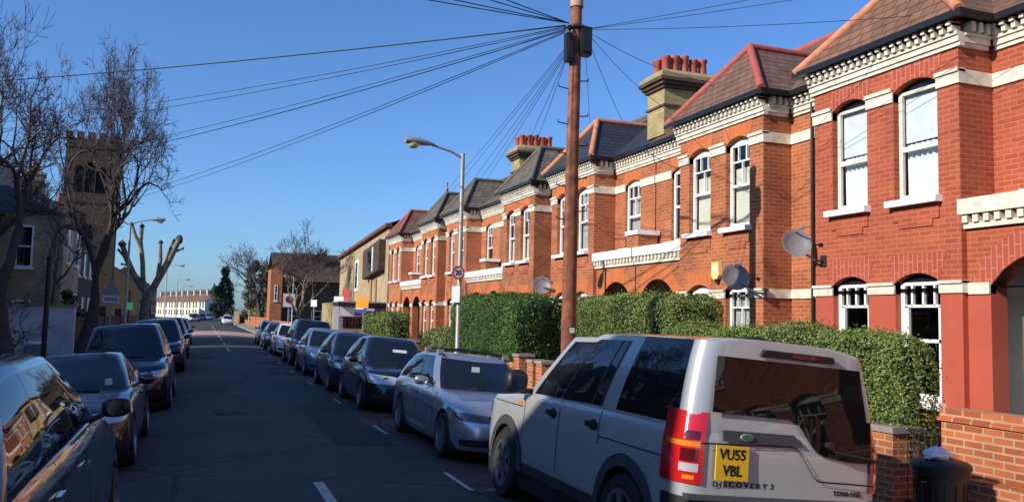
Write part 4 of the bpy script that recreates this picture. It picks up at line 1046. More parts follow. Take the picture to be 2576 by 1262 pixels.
    rear_text('VU55', .108, -.5375, 1.068, .92, y=ry(1.068, .0246), par=pl, nm='plate_lettering', bold=.003); rear_text('VBL', .108, -.5375, .952, .92, y=ry(.952, .0246), par=pl, nm='plate_lettering', bold=.003)
    rear_text('D I S C O V E R Y  3', .052, -.41, .85, 1.22, bold=.0015); rear_text('TDV6 HSE', .05, .56, .825, 1.25, bold=.0015)
    # tail lights wrap round the corners
    for s in (1, -1):
        b0, b1 = c.n - 1 - NF - .7, c.n - 1 - NF - NC - 1.3
        h = MB(); c.patch(h, b0, b1, .84, 1.20, .016, s, 12, 6); tl = h.build('tail_light', 'tail_red', t, 60)
        rows = []                                      # the part above the belt line
        h = MB(); zt = 1.36
        for j in range(4):
            z = lerp(1.20, zt, j / 3); row = []
            for i in range(13):
                p = c.at(lerp(b0, b1, i / 12), 1.20, .016); row.append((p.x * s - s * .030 * (z - 1.20) / .16, p.y + .030 * (z - 1.20) / .16, z))
            rows.append(row)
        h.grid(rows); h.build('upper_lens', 'tail_red', tl, 60)
        for z0, z1, mt, i0, i1 in ((.925, .985, 'lens', .12, .62), (1.105, 1.145, 'amber', .1, .95), (.87, .90, 'amber', .2, .5), (1.16, 1.22, 'tail_dark', .15, .55), (1.0, 1.09, 'tail_dark', .15, .6)):
            h = MB(); c.patch(h, lerp(b0, b1, i0), lerp(b0, b1, i1), z0, z1, .019, s, 8, 2); h.build('lens_band', mt, tl, 60)
        h = MB(); h.grid([[(s * lerp(.79, .915, u), -2.352 + .02 * u + .02, z) for u in (0, .5, 1)] for z in (1.25, 1.34)]); 
    # high level brake light in its black spoiler
    sp = MB(); sp.prism([(-.28, -2.285, 1.82), (.42, -2.285, 1.82), (.40, -2.30, 1.87), (-.25, -2.30, 1.87)], (0, .14, .02)); spo = sp.build('roof_spoiler', 'trimblk', t)
    sp = MB(); sp.box(.0, .30, -2.303, -2.28, 1.833, 1.863); sp.build('brake_light', 'tail_dark', spo)
    sp = MB(); sp.tube([(-.32, -2.1, 1.92), (-.2, -2.12, 1.945), (-.06, -2.1, 1.92)], .035, 8); sp.build('roof_aerial', 'trimblk', t, 60)
    wi = MB(); wi.tube([(.34, ry(1.19, .05), 1.19), (.36, ry(1.15, .06), 1.15), (.78, ry(1.09, .045), 1.10)], .012, 6); wi.tube([(.40, ry(1.13, .035), 1.125), (.79, ry(1.085, .03), 1.085)], .010, 6); wi.lathe([(.03, -.06), (.03, .0)], (.34, ry(1.19, 0), 1.19), 'y', 10); wi.build('rear_wiper', 'trimblk', t, 60)
    bp = MB()
    for s in (1, -1): c.patch(bp, c.n - 1, c.idx_y(-2.05), .34, .745, .014, s, 24, 4)
    bp.build('rear_bumper', 'trimblk', t, 40)
    bp = MB(); bp.prism([(-.90, -2.39, .735), (.90, -2.39, .735), (.90, -2.36, .77), (-.90, -2.36, .77)], (0, .06, 0)); bp.build('bumper_step', 'cladding', t)
    h = MB()
    for s in (1, -1):
        h = MB(); c.patch(h, 7, 14, .86, 1.0, .008, s); h.build('headlight', 'lens', t)
    return t
big_offroader()
# ------------------------------------------------------------------ hedges
rnd = random.Random(3)
def leaf_face(mb, p, n, size, r):
    n = Vector(n); n = (n + Vector((r.gauss(0, .55), r.gauss(0, .55), r.gauss(0, .55)))).normalized()
    a = n.orthogonal().normalized(); a = (Matrix.Rotation(r.uniform(0, 6.28), 3, n) @ a); b = n.cross(a)
    L = size * r.uniform(.7, 1.3); w = L * .5; p = Vector(p)
    mb.face([p - a * L * .5, p + b * w * .5 + n * L * .06, p + a * L * .5, p - b * w * .5 + n * L * .06])
def hedge(label, x0, x1, y0, y1, z0, z1, leaf='hedge', size=.055, dens=900, rr=.3, stem=None, lump=.085, zend=None, name='hedge', cat='hedge', group='clipped front garden hedges'):
    cx, cy, cz = (x0 + x1) / 2, (y0 + y1) / 2, (z0 + z1) / 2
    t = thing(name, label, cat, (cx, cy, z0), group)
    r = random.Random(int(y0 * 100)); hx, hy, hz = (x1 - x0) / 2, (y1 - y0) / 2, (z1 - z0) / 2
    ph = [r.uniform(0, 6) for _ in range(6)]
    def surf(d):                       # rounded box support in direction of a box-surface point
        q = Vector(d); e = Vector((max(abs(q.x) - (hx - rr), 0), max(abs(q.y) - (hy - rr), 0), max(abs(q.z) - (hz - rr), 0)))
        c_ = Vector((math.copysign(min(abs(q.x), hx - rr), q.x), math.copysign(min(abs(q.y), hy - rr), q.y), math.copysign(min(abs(q.z), hz - rr), q.z)))
        n = Vector((math.copysign(e.x, q.x), math.copysign(e.y, q.y), math.copysign(e.z, q.z)))
        if n.length < 1e-6: n = Vector((0, 0, 1))
        n.normalize(); p = c_ + n * rr
        k = lump * (sin(p.y * 2.3 + ph[0]) * .5 + sin(p.y * 5.1 + p.z * 3 + ph[1]) * .35 + sin(p.z * 6 + p.x * 4 + ph[2]) * .35)
        return p + n * k, n
    lv = MB()
    faces = [(hy * hz * 4, 'x', -1), (hy * hz * 4 * .4, 'x', 1), (hx * hz * 4, 'y', -1), (hx * hz * 4 * .4, 'y', 1), (hx * hy * 4, 'z', 1), (hx * hy * 4 * .25, 'z', -1)]
    for area, ax, s in faces:
        for _ in range(int(area * dens)):
            u, v = r.uniform(-1, 1), r.uniform(-1, 1)
            d = {'x': (s * hx, u * hy, v * hz), 'y': (u * hx, s * hy, v * hz), 'z': (u * hx, v * hy, s * hz)}[ax]
            p, n = surf(d); p = p + n * (r.gauss(0, .022) + (r.uniform(.03, .11) if r.random() < .05 else 0))
            zz = p.z
            if zend and zz > 0: zz = zz * (1 - zend * max(0, (p.y / hy)) )
            leaf_face(lv, (p.x, p.y, zz + hz), n, size, r)
    lv.build('foliage', leaf, t, normals=False)
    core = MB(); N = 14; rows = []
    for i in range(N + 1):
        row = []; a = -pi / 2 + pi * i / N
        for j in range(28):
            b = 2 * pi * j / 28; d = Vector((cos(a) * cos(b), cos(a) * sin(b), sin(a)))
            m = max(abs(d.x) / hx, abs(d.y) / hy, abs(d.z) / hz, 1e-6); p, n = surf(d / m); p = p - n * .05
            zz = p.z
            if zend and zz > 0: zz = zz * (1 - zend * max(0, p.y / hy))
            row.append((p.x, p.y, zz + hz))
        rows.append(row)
    core.grid(rows, True); core.build('shade_core', 'hedge_core', t)  # dark core paints the shade deep between the leaves
    if stem:
        s = MB()
        for (sx, sy) in stem: s.tube([(sx - cx, sy - cy, .0 - z0), (sx - cx, sy - cy, .3)], .06, 7)
        s.build('stem', 'bark', t)
    return t
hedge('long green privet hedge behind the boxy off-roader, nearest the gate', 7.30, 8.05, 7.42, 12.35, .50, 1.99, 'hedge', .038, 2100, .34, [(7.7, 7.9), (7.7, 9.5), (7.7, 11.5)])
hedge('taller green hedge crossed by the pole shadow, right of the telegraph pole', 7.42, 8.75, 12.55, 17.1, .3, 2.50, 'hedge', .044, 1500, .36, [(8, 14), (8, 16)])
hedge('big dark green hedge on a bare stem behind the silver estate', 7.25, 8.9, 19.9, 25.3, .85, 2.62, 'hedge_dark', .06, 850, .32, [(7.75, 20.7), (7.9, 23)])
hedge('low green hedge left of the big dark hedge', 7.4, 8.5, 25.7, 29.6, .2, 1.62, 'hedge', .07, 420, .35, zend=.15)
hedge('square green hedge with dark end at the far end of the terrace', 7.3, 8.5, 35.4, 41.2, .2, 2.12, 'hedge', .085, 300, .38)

# ------------------------------------------------------------------ garden walls, piers, gate, bin
def brick_wall(label, x0, x1, y0, y1, z0, z1, cope=True, mat='brick_wall', piers=(), cm='brick_wall', group='low brick garden walls', name='garden_wall'):
    org = ((x0 + x1) / 2, (y0 + y1) / 2, z0); t = thing(name, label, 'wall', org, group)
    w = MB(); w.box(x0, x1, y0, y1, z0 - .15, z1); w.build('brickwork', mat, t, origin=org)
    if cope:
        c = MB(); c.box(x0 - .03, x1 + .03, y0 - .03, y1 + .03, z1 + .001, z1 + .035); c.box(x0 - .01, x1 + .01, y0 - .01, y1 + .01, z1 + .036, z1 + .13); c.build('coping', cm, t, origin=org)
    for p in piers:
        c = MB(); c.box(p[0] - .18, p[0] + .18, p[1] - .18, p[1] + .18, z0 - .15, p[2]); q = c.build('pier', mat, t, origin=org)
        c = MB(); c.box(p[0] - .21, p[0] + .21, p[1] - .21, p[1] + .21, p[2] + .001, p[2] + .07); c.build('pier_cap', 'pave', q, origin=org)
    return t
brick_wall('orange brick garden wall right of the black bin, with a shadow curving over it', 7.28, 7.52, 2.5, 6.80, -.03, 1.06)
brick_wall('lower step of orange brick wall behind the bin', 7.08, 7.26, 2.5, 6.32, -.03, .55, cope=False)
brick_wall('brick wall under the long privet hedge with gate pier at its near end', 7.32, 7.54, 7.75, 12.4, -.03, .55, piers=((7.42, 7.6, .84),))
brick_wall('brick garden wall beside the foot of the telegraph pole', 7.32, 7.54, 13.1, 17.6, -.03, .75, piers=((7.42, 17.9, 1.0),))
brick_wall('sunlit brick wall and pier beneath the big dark hedge', 7.30, 7.52, 19.55, 25.2, -.03, .80, piers=((7.36, 19.2, 1.1), (7.4, 18.4, 1.0)))
brick_wall('brick wall and pier in front of the low green hedge', 7.32, 7.54, 25.9, 30.4, -.03, .7, piers=((7.42, 30.8, 1.05),))
brick_wall('brick wall before the square hedge at the far end', 7.32, 7.54, 32.0, 41.5, -.03, .55, piers=((7.42, 31.7, 1.0),))
t = thing('plant_urn', 'white pot on the pavement edge by the far garden wall', 'planter', (7.6, 32.6, 0), None)
u = MB(); u.lathe([(.22, 0), (.3, .5), (.36, 1.05), (.38, 1.1), (.3, 1.1), (.28, .9)], n=16, cap=False); u.build('urn', 'white', t, 50)
t = thing('garden_gate', 'black wrought iron gate with scrolls behind the bin', 'gate', (7.42, 7.15, 0))
f = MB()
for y in (-.33, .31): f.box(-.015, .015, y - .015, y + .015, .05, 1.0)
for z in (.1, .5, .88): f.box(-.012, .012, -.32, .30, z, z + .025)
f.build('gate_frame', 'iron', t)
f = MB()
for i in range(7): y = -.25 + i * .083; f.tube([(0, y, .1), (0, y, .9)], .006, 5)
for cx_, cz_ in ((-.08, .68), (.1, .68), (0, .3)):
    f.tube([(0, cx_ + .09 * (1 - k / 26) * cos(k * .55), cz_ + .12 * (1 - k / 26) * sin(k * .55)) for k in range(24)], .006, 5)
f.build('scroll_bars', 'iron', t)
t = thing('dustbin', 'round black plastic dustbin with a white bag on its lid by the gate', 'bin', (6.62, 6.2, -.02)); t.scale = (.9, .9, 1.02)
b = MB(); b.lathe([(.20, 0), (.21, .02), (.255, .62), (.262, .64), (.285, .645), (.285, .70), (.262, .70), (.26, .70)], n=28, cap=True)
for k in range(14):
    a = 2 * pi * k / 14; b.tube([(.212 * cos(a), .212 * sin(a), .06), (.256 * cos(a), .256 * sin(a), .58)], .008, 4)
b.build('bin_body', 'bin', t, 40)
b = MB(); b.lathe([(.30, .70), (.30, .735), (.27, .765), (.12, .80), (.001, .805)], n=28, cap=False); b.build('lid', 'bin', t, 40)
b = MB()
for s in (1, -1): b.tube([(s * .26, -.06, .6), (s * .32, -.05, .6), (s * .32, .05, .6), (s * .26, .06, .6)], .012, 5)
b.build('handle', 'bin', t)
t = thing('rubbish_bag', 'crumpled white plastic bag lying on the black dustbin', 'bag', (6.58, 6.2, .765))
b = MB(); rr_ = random.Random(5); rows = []
for i in range(9):
    a = -pi / 2 + pi * i / 8
    rows.append([((.13 + rr_.uniform(-.03, .03)) * cos(a) * cos(q), (.11 + rr_.uniform(-.03, .03)) * cos(a) * sin(q), .055 + (.065 + rr_.uniform(-.02, .03)) * sin(a)) for q in [2 * pi * k / 12 for k in range(12)]])
b.grid(rows, True); b.build('plastic', 'bag', t, 30)

# ------------------------------------------------------------------ telegraph pole and its wires
PX, PY, PT = 5.65, 12.68, 7.34
t = thing('telegraph_pole', 'tall brown wooden telegraph pole with black junction boxes, standing on the right pavement', 'telegraph pole', (PX, PY, -.05))
p = MB(); p.tube([(0, 0, -.1), (-.01, 0, 2), (.0, 0, 5), (.03, 0, PT + .02)], [.128, .12, .106, .092], 16); p.build('pole', 'wood_pole', t, 60)
p = MB(); p.lathe([(.112, 0), (.112, .12), (.08, .16), (.001, .17)], (.03, 0, PT - .03), n=14, cap=False); p.build('cap', 'timber', t, 50)
p = MB()
for rad in (.125,): p.lathe([(rad, 0), (rad + .02, .02), (rad + .02, .05), (rad, .07)], (.03, 0, PT - .42), n=18, cap=False)
for k in range(14):
    a = 2 * pi * k / 14; p.tube([(.03 + .12 * cos(a), .12 * sin(a), PT - .38), (.03 + .21 * cos(a), .21 * sin(a), PT - .40)], .014, 5)
p.build('wire_ring', 'iron', t)
for nm, (bx_, by_, bw, bd, b0, b1) in (('junction_box', (.145, -.1, .095, .085, PT - .88, PT - .40)), ('junction_box', (-.13, -.05, .055, .07, PT - 1.0, PT - .52))):
    p = MB(); p.box(bx_ - bw, bx_ + bw, by_ - bd, by_ + bd, b0, b1); p.box(bx_ - bw * .8, bx_ + bw * .8, by_ - bd - .03, by_ - bd - .001, b0 + .05, b1 - .05); p.build(nm, 'trimblk', t)
p = MB()
for i, z in enumerate((3.7, 4.25, 4.8, 5.3, 5.9)):
    for s in ((1, -1) if i % 2 else (-1, 1))[:2]:
        p.tube([(s * .1, 0, z + (.15 if s > 0 else 0)), (s * .27, 0, z + (.17 if s > 0 else .02)), (s * .27, 0, z + .06 + (.15 if s > 0 else 0))], .011, 5)
build_split(p, 'climbing_step', 'iron', t)
p = MB(); p.box(-.05, .03, -.152, -.14, 1.85, 1.93); p.build('number_tag', 'signwhite', t)
WT = Vector((PX + .03, PY, PT - .46))
def wire(a, b, sag, label, rad=.011, group='telephone wires fanning out from the pole'):
    a, b = Vector(a), Vector(b); N = 16
    pts = [a.lerp(b, i / N) - Vector((0, 0, sag * 4 * (i / N) * (1 - i / N))) for i in range(N + 1)]
    m = MB(); m.tube([q - a for q in pts], rad * .78, 5); o = m.build('telephone_wire', 'cable', None, True); o.location = a
    return tag(o, label, 'wire', group)
LW = [((-8.0, 26.4, 7.75), .12, 'thick upper wire running from the pole to the left edge of the picture', .017), ((-8.0, 31.3, 7.7), .25, 'wire of the second pair crossing the sky to the left houses', .009), ((-8.0, 32.3, 7.7), .28, 'lower wire of the second pair crossing to the left houses', .009),
      ((-8.0, 38.6, 7.6), .3, 'wire over the road ending behind the left-hand tree, upper of three', .009), ((-8.0, 39.5, 7.5), .32, 'heavier wire over the road ending behind the left-hand tree', .013), ((-5.85, 41.3, 6.2), .3, 'lowest wire over the road to the tan house, nearer of two', .009), ((-5.85, 42.4, 6.15), .33, 'lowest wire over the road to the tan house, farther of two', .009)]
for i, (b, sg_, lab, rd) in enumerate(LW): wire(WT + Vector((-.2, 0, .04 - .02 * i)), b, sg_, lab, rd)
for i, b in enumerate(((-8, 12.7, 7.6), (-8, 11.5, 7.6), (-8, 9.2, 7.7), (-8, 7.6, 7.8))): wire(WT + Vector((-.18, -.1, .05)), b, .15, 'wire leaving the picture at the top left of the pole, number %s from the left' % ('one', 'two', 'three', 'four')[i])
RW_ = [((9.8, 6.9, 6.6), .05, 'wire rising out of the picture just right of the pole top'), ((9.8, 5.8, 6.6), .05, 'steeper wire rising out of the picture right of the pole top'), ((9.85, 9.6, 6.7), .05, 'level wire from the pole to the red house roof'),
       ((10.2, 15.5, 7.25), .15, 'wire sloping down past the nearest chimney to the brown hip roof'), ((10.3, 21.9, 7.7), .05, 'steep wire from the pole to the orange ridge of the slate roof'), ((10.35, 19.4, 6.7), .1, 'wire from the pole down to the eaves below the nearest chimney'), ((10.6, 18.3, 7.4), .1, 'wire from the pole down to the nearest chimney stack')]
for b, sg_, lab in RW_: wire(WT + Vector((.15, 0, .02)), b, sg_, lab, .007)
for i, (yy, zz) in enumerate(((43.5, 6.3), (41.0, 6.3), (37.3, 6.2), (34.6, 6.4), (33.4, 6.3), (28.6, 6.3), (27.0, 6.3))):
    wire(WT + Vector((-.1, .12, -.25 - .03 * i)), (9.9, yy, zz), .12, 'thin wire dropping from the pole to the far terrace eaves, %s of the left-hand fan' % ('first', 'second', 'third', 'fourth', 'fifth', 'sixth', 'last')[i], .0065)

# ------------------------------------------------------------------ street lamps and signs
def street_lamp(x, y, h, arm, label, rise=.16):
    t = thing('street_lamp', label, 'street lamp', (x, y, -.06), 'street lamps')
    s = 1 if arm > 0 else -1
    m = MB(); m.tube([(0, 0, 0), (0, 0, 1.3), (0, 0, 1.36), (0, 0, h)], [.085, .085, .058, .05], 12); m.build('column', 'steel', t, 50)
    m = MB(); m.tube([(0, 0, h - .12), (arm * .2, 0, h + .02), (arm * .55, 0, h + rise * .9)], [.03, .028, .028], 8); m.build('arm', 'steel', t, 60)
    x0, x1 = arm * .5, arm
    rows = []
    for i in range(10):
        u = i / 9; xx = lerp(x0, x1, u); w = .05 + .11 * sin(min(1, u * 1.15) * pi * .62) ** 1.0 * (1 if u < .92 else .8); zc = h + rise * (.9 + .25 * u)
        rows.append([(xx, w * cos(q), zc + (.09 if sin(q) > 0 else .05) * sin(q) * (w / .13)) for q in [2 * pi * k / 12 for k in range(12)]])
    m = MB(); m.grid(rows, True); m.face(rows[-1]); m.face(rows[0][::-1]); hd = m.build('lamp_head', 'steel', t, 60)
    m = MB(); xb = lerp(x0, x1, .72); m.lathe([(.14, 0), (.135, -.07), (.08, -.12), (.001, -.13)], (xb, 0, h + rise * 1.05 - .02), n=16, cap=False)
    b = m.build('bowl', 'lamp_lens', hd, 60)
    m = MB(); m.lathe([(.03, 0), (.03, .06), (.001, .07)], (lerp(x0, x1, .55), 0, h + rise + .09), n=8, cap=False); m.build('photocell', 'steel', hd)
    return t
street_lamp(5.7, 19.24, 5.99, -1.42, 'grey street lamp with a round speed sign, on the right pavement')
street_lamp(-3.35, 43.0, 6.15, 1.5, 'grey street lamp among the branches of the pollarded tree on the left')
street_lamp(-3.4, 88, 6.4, 1.6, 'grey street lamp just right of the pollarded tree', .05)
street_lamp(-3.4, 126, 6.4, 1.6, 'small far street lamp on the left, beyond the pollarded tree', .05)
street_lamp(-3.4, 160, 6.4, 1.6, 'tiny farthest street lamp on the left', .05)
street_lamp(7.1, 142, 7.0, -1.2, 'far street lamp on the right before the dark evergreens', .05)
street_lamp(7.2, 74, 5.2, -.8, 'slim lamp column in front of the brown roofed building', .05)
def disc(mb, c, r, d, n=28): mb.lathe([(.001, -d), (r, -d), (r, 0)], c, 'y', n, False)
t = thing('speed_sign', 'round white speed limit sign with red ring reading 20, fixed to the street lamp', 'road sign', (5.64, 19.15, 3.06))
m = MB(); m.lathe([(.001, 0), (.16, 0), (.16, -.008), (.001, -.008)], (0, 0, 0), 'y', 28, False); pl_ = m.build('disc_plate', 'signwhite', t)
m = MB(); m.lathe([(.118, -.010), (.158, -.010), (.158, -.0125), (.118, -.0125)], (0, 0, 0), 'y', 32, False); m.build('red_ring', 'red', pl_)
text_mesh('20', .17, 'speed_number', 'ink', pl_, Matrix.Translation((0, -.0105, -.005)) @ Matrix.Rotation(pi / 2, 4, 'X'), .001, .9, .006)
m = MB(); m.box(-.05, .13, .005, .03, -.03, .03); m.build('clamp', 'steel', t)
t = thing('notice_plate', 'small white plate on the street lamp below the speed sign', 'sign', (5.60, 19.16, 2.55), None, (0, 0, radians(-35)))
m = MB(); m.box(-.1, .1, -.008, 0, -.19, .19); m.build('plate', 'signwhite', t); m = MB(); m.box(-.03, .12, .002, .03, -.02, .02); m.build('bracket', 'steel', t)
def post_sign(label, x, y, boards, h, name='road_sign', pm='steel', cat='road sign', pr=.038, turn=0):
    t = thing(name, label, cat, (x, y, -.05), None, (0, 0, radians(turn))); m = MB(); m.tube([(0, 0, 0), (0, 0, h)], pr, 8); m.build('post', pm, t, 60)
    for nm, mt, poly in boards:
        m = MB(); m.prism([(a, -.05, b) for a, b in poly], (0, -.012, 0)); m.build(nm, mt, t)
    return t
def rect(x0, x1, z0, z1): return [(x0, z0), (x1, z0), (x1, z1), (x0, z1)]
post_sign('back of a triangular warning sign over a white plate, left pavement', -3.8, 41, [('triangle_plate', 'signgrey', [(-.36, 2.72), (.36, 2.72), (0, 3.36)]), ('lower_plate', 'signwhite', rect(-.34, .34, 2.34, 2.64)), ('plate_print', 'signgrey', rect(-.27, .27, 2.41, 2.57))], 3.3)
bpy.data.objects['plate_print'].location.y = -.004
t = post_sign('grey parking sign with a blue and red roundel at the right kerb', 6.0, 64.5, [('sign_plate', 'signgrey', rect(-.45, .45, 2.5, 3.55)), ('sign_face', 'signwhite', rect(-.41, .41, 2.55, 3.5))], 3.55)
bpy.data.objects['sign_face'].location.y = -.005
m = MB(); m.lathe([(.001, 0), (.27, 0), (.27, -.01)], (0, -.072, 3.08), 'y', 24, False); m.build('blue_disc', 'blue', t)
m = MB(); m.lathe([(.21, -.012), (.275, -.012), (.275, -.016), (.21, -.016)], (0, -.072, 3.08), 'y', 24, False); m.build('red_ring', 'red', t)
post_sign('small white square sign on a thin post before the brown roofed building', 7.0, 57.5, [('plate', 'signwhite', rect(-.22, .22, 2.55, 3.0))], 3.0, turn=-35)
t = post_sign("orange estate agent's board on a timber post behind the hedge", 7.75, 43.2, [('orange_panel', 'orange', rect(-.42, .28, 2.42, 3.0)), ('blue_panel', 'blue', rect(-.3, .2, 2.16, 2.405)), ('white_strip', 'signwhite', rect(-.42, .02, 2.36, 2.415))], 2.3, 'estate_board', 'timber', 'sign', .05, -35)
bpy.data.objects['white_strip'].location.y = -.004
post_sign("red and white estate agent's board in front of the tan gable", 7.95, 51.5, [('white_panel', 'signwhite', rect(-.55, .08, 2.75, 3.15)), ('red_panel', 'red', rect(.085, .42, 2.95, 3.6))], 3.5, 'estate_board', 'timber', 'sign', .04, -35)
post_sign('green glowing panel on a post at the foot of the pollarded tree', -3.55, 47.5, [('green_panel', 'green_sign', rect(-.2, .2, 2.05, 2.42))], 3.0, 'lit_sign', 'iron', 'sign')
t = thing('sign_post', 'plain black post beside the white rendered wall on the left', 'post', (-3.45, 22.5, -.05)); m = MB(); m.tube([(0, 0, 0), (0, 0, 3.2)], .06, 10); m.build('post', 'iron', t, 60)
m = MB(); m.lathe([(.075, 3.2), (.075, 3.24), (.001, 3.3)], n=10, cap=False); m.build('cap', 'iron', t)
t = thing('wheelie_bin', 'pale grey wheelie bin by the white rendered wall', 'bin', (-4.35, 27.0, -.02), None)
m = MB(); m.prism([(-.2, -.25, 0), (.2, -.25, 0), (.24, -.28, .98), (-.24, -.28, .98)], (0, .5, 0)); m.build('bin_body', 'signgrey', t); m = MB(); m.prism([(-.27, -.31, .985), (.27, -.31, .985), (.27, -.31, 1.03), (-.27, -.31, 1.03)], (0, .6, .03)); m.build('lid', 'signwhite', t)

# ------------------------------------------------------------------ bare trees
def bare_tree(label, base, h, rad, seed, spread=.55, levels=6, trunk_h=.35, lean=(0, 0), mat='bark', group=None, split=3, name='bare_tree', twig_r=.006, minlen=.35, up=.25, rmin=.004, kids=(2, 3), twigmat='twig', fine=1.0, rmax=99):
    r = random.Random(seed); t = thing(name, label, 'tree', base, group or 'bare winter trees')
    T, B, Wg = MB(), MB(), MB()
    def grow(p, d, L, R, lv):
        n = 4 if lv < 3 else 3; pts = [p]; q = p; dd = d.copy(); k = .16 if lv == 0 else .28
        for i in range(n):
            dd = (dd + Vector((r.gauss(0, k), r.gauss(0, k), r.gauss(0, k * .6) + up * .18))).normalized() if lv or i else dd
            q = q + dd * L / n; pts.append(q)
        R2 = R * (.75 if lv == 0 else .66)
        rads = [lerp(R, R2, i / n) for i in range(n + 1)]
        (T if lv == 0 else B if R > .022 else Wg).tube(pts, [max(x, rmin) for x in rads], 10 if lv == 0 else 6 if R > .03 else 3, cap=False)
        if lv >= levels: return
        c = split if lv == 0 else r.randint(*kids)
        a0 = r.uniform(0, 6.28)
        for j in range(c):
            a = a0 + j * 2 * pi / c + r.gauss(0, .35); sp = spread * r.uniform(.6, 1.25) * (.8 if lv == 0 else 1)
            o = dd.orthogonal().normalized(); o = Matrix.Rotation(a, 3, dd) @ o
            nd = (dd * cos(sp) + o * sin(sp)); nd.z += up * (.5 if nd.z < .5 else .1); nd.normalize()
            grow(q, nd, L * r.uniform(.62, .88) if lv else h * .26 * r.uniform(.85, 1.15), R2 * (.78 if j else .92), lv + 1)
        if lv > 1 and fine:
            for _ in range(int(r.randint(1, 3) * fine)):
                i = r.randint(1, n); o = Vector((r.gauss(0, 1), r.gauss(0, 1), r.gauss(.4, .7))).normalized()
                l2 = L * r.uniform(.3, .6); e = pts[i] + o * l2 * .5 + Vector((0, 0, .02)); f_ = e + (o + Vector((r.gauss(0, .3), r.gauss(0, .3), .35))).normalized() * l2 * .5
                Wg.tube([pts[i], e, f_], [max(R2 * .35, rmin), max(R2 * .25, rmin), rmin], 3, cap=False)
    grow(Vector((0, 0, -.1)), Vector((lean[0], lean[1], 1)).normalized(), h * trunk_h, rad, 0)
    allp = sorted(sqrt(v[0] ** 2 + v[1] ** 2) for v in Wg.v); zt = sorted(v[2] for v in Wg.v)
    fx = min(1.0, rmax / allp[int(len(allp) * .985)]); fz = h / zt[int(len(zt) * .995)]
    for mb in (T, B, Wg): mb.v = [(lerp(v[0], v[0] * fx, min(1, max(0, v[2] / h * 3))), lerp(v[1], v[1] * fx, min(1, max(0, v[2] / h * 3))), v[2] * fz) for v in mb.v]
    tr = T.build('trunk', mat, t, True, normals=False); B.build('branches', mat, t, True, normals=False)
    if Wg.f: Wg.build('twigs', twigmat, t, normals=False)
    return t
bare_tree('dark leafless street tree at the left edge, nearest of the trees', (-3.55, 19.2, -.06), 7.9, .30, 11, .62, 7, .34, (0, 0), split=4, kids=(2, 3), rmin=.007, fine=3.2, rmax=2.9, up=.28)
bare_tree('tall leafless street tree with spreading twigs in front of the church tower', (-3.62, 31, -.06), 10.7, .33, 23, .64, 7, .36, (.0, 0), split=5, kids=(2, 3), rmin=.010, fine=3.2, rmax=3.4, up=.26)
bare_tree('dark leafless tree behind the white rendered wall on the left', (-5.9, 39, 0), 9.0, .2, 31, .6, 6, .4, split=3, rmin=.008, rmax=2.2, up=.4)
bare_tree('slender leafless tree in front of the brown roofed building on the right', (6.75, 62, -.05), 8.3, .15, 44, .42, 7, .28, (.01, 0), 'bark_pale', split=5, kids=(2, 3), rmin=.012, fine=1.5, rmax=3.8, up=.42)
bare_tree('broad leafless tree with ivy on its trunk, far on the right', (8.0, 128, 0), 11.6, .4, 52, .62, 6, .33, (-.08, 0), split=5, rmin=.022, fine=1.0, rmax=6.8)
# pollarded plane tree: thick forked limbs ending in knuckles
t = thing('pollarded_tree', 'pale pollarded tree with thick stumpy limbs on the left pavement', 'tree', (-3.6, 60, -.06))
m = MB(); m.tube([(0, 0, -.1), (0, 0, .6), (.04, 0, 1.6), (.15, 0, 2.5), (.24, 0, 3.2)], [.46, .36, .31, .32, .36], 14); m.build('trunk', 'bark_pale', t, 60)
L_ = [([(.20, 0, 3.0), (-.25, .1, 3.7), (-.74, 0, 4.4), (-1.25, .1, 5.5), (-1.5, 0, 6.3)], .23), ([(-.1, .1, 3.6), (-.22, 0, 5.2), (-.42, .1, 6.5), (-.38, 0, 7.5)], .17), ([(-.36, 0, 6.1), (-.75, .1, 6.9), (-.98, .1, 7.6)], .12), ([(-1.2, .1, 5.3), (-1.7, .1, 5.9)], .09),
      ([(.28, 0, 3.0), (.9, -.1, 4.35), (1.35, 0, 5.3), (1.75, .1, 6.35), (1.95, .1, 6.8)], .25), ([(.75, -.1, 4.1), (.86, -.2, 5.4), (.80, -.1, 6.5)], .15), ([(1.0, .1, 4.6), (1.3, .2, 5.8), (1.6, .2, 6.7)], .13), ([(1.6, .05, 5.9), (2.2, 0, 6.2)], .09), ([(-1.0, .05, 4.9), (-1.45, 0, 5.0)], .08)]
kn = MB()
for pts, r0 in L_:
    m = MB(); n = len(pts); m.tube(pts, [r0 * (1 - .3 * i / (n - 1)) for i in range(n)], 10); m.build('limb', 'bark_pale', t, 60)
    e = Vector(pts[-1]); rk = r0 * .92; rows = []
    for i in range(7):
        a = -pi / 2 + pi * i / 6; rows.append([e + Vector((rk * cos(a) * cos(q) * rnd.uniform(.6, 1.35), rk * cos(a) * sin(q) * rnd.uniform(.6, 1.35), rk * rnd.uniform(.9, 1.4) * sin(a))) for q in [2 * pi * k / 9 for k in range(9)]])
    kn.grid(rows, True)
build_split(kn, 'knuckle', 'bark', t, 60)

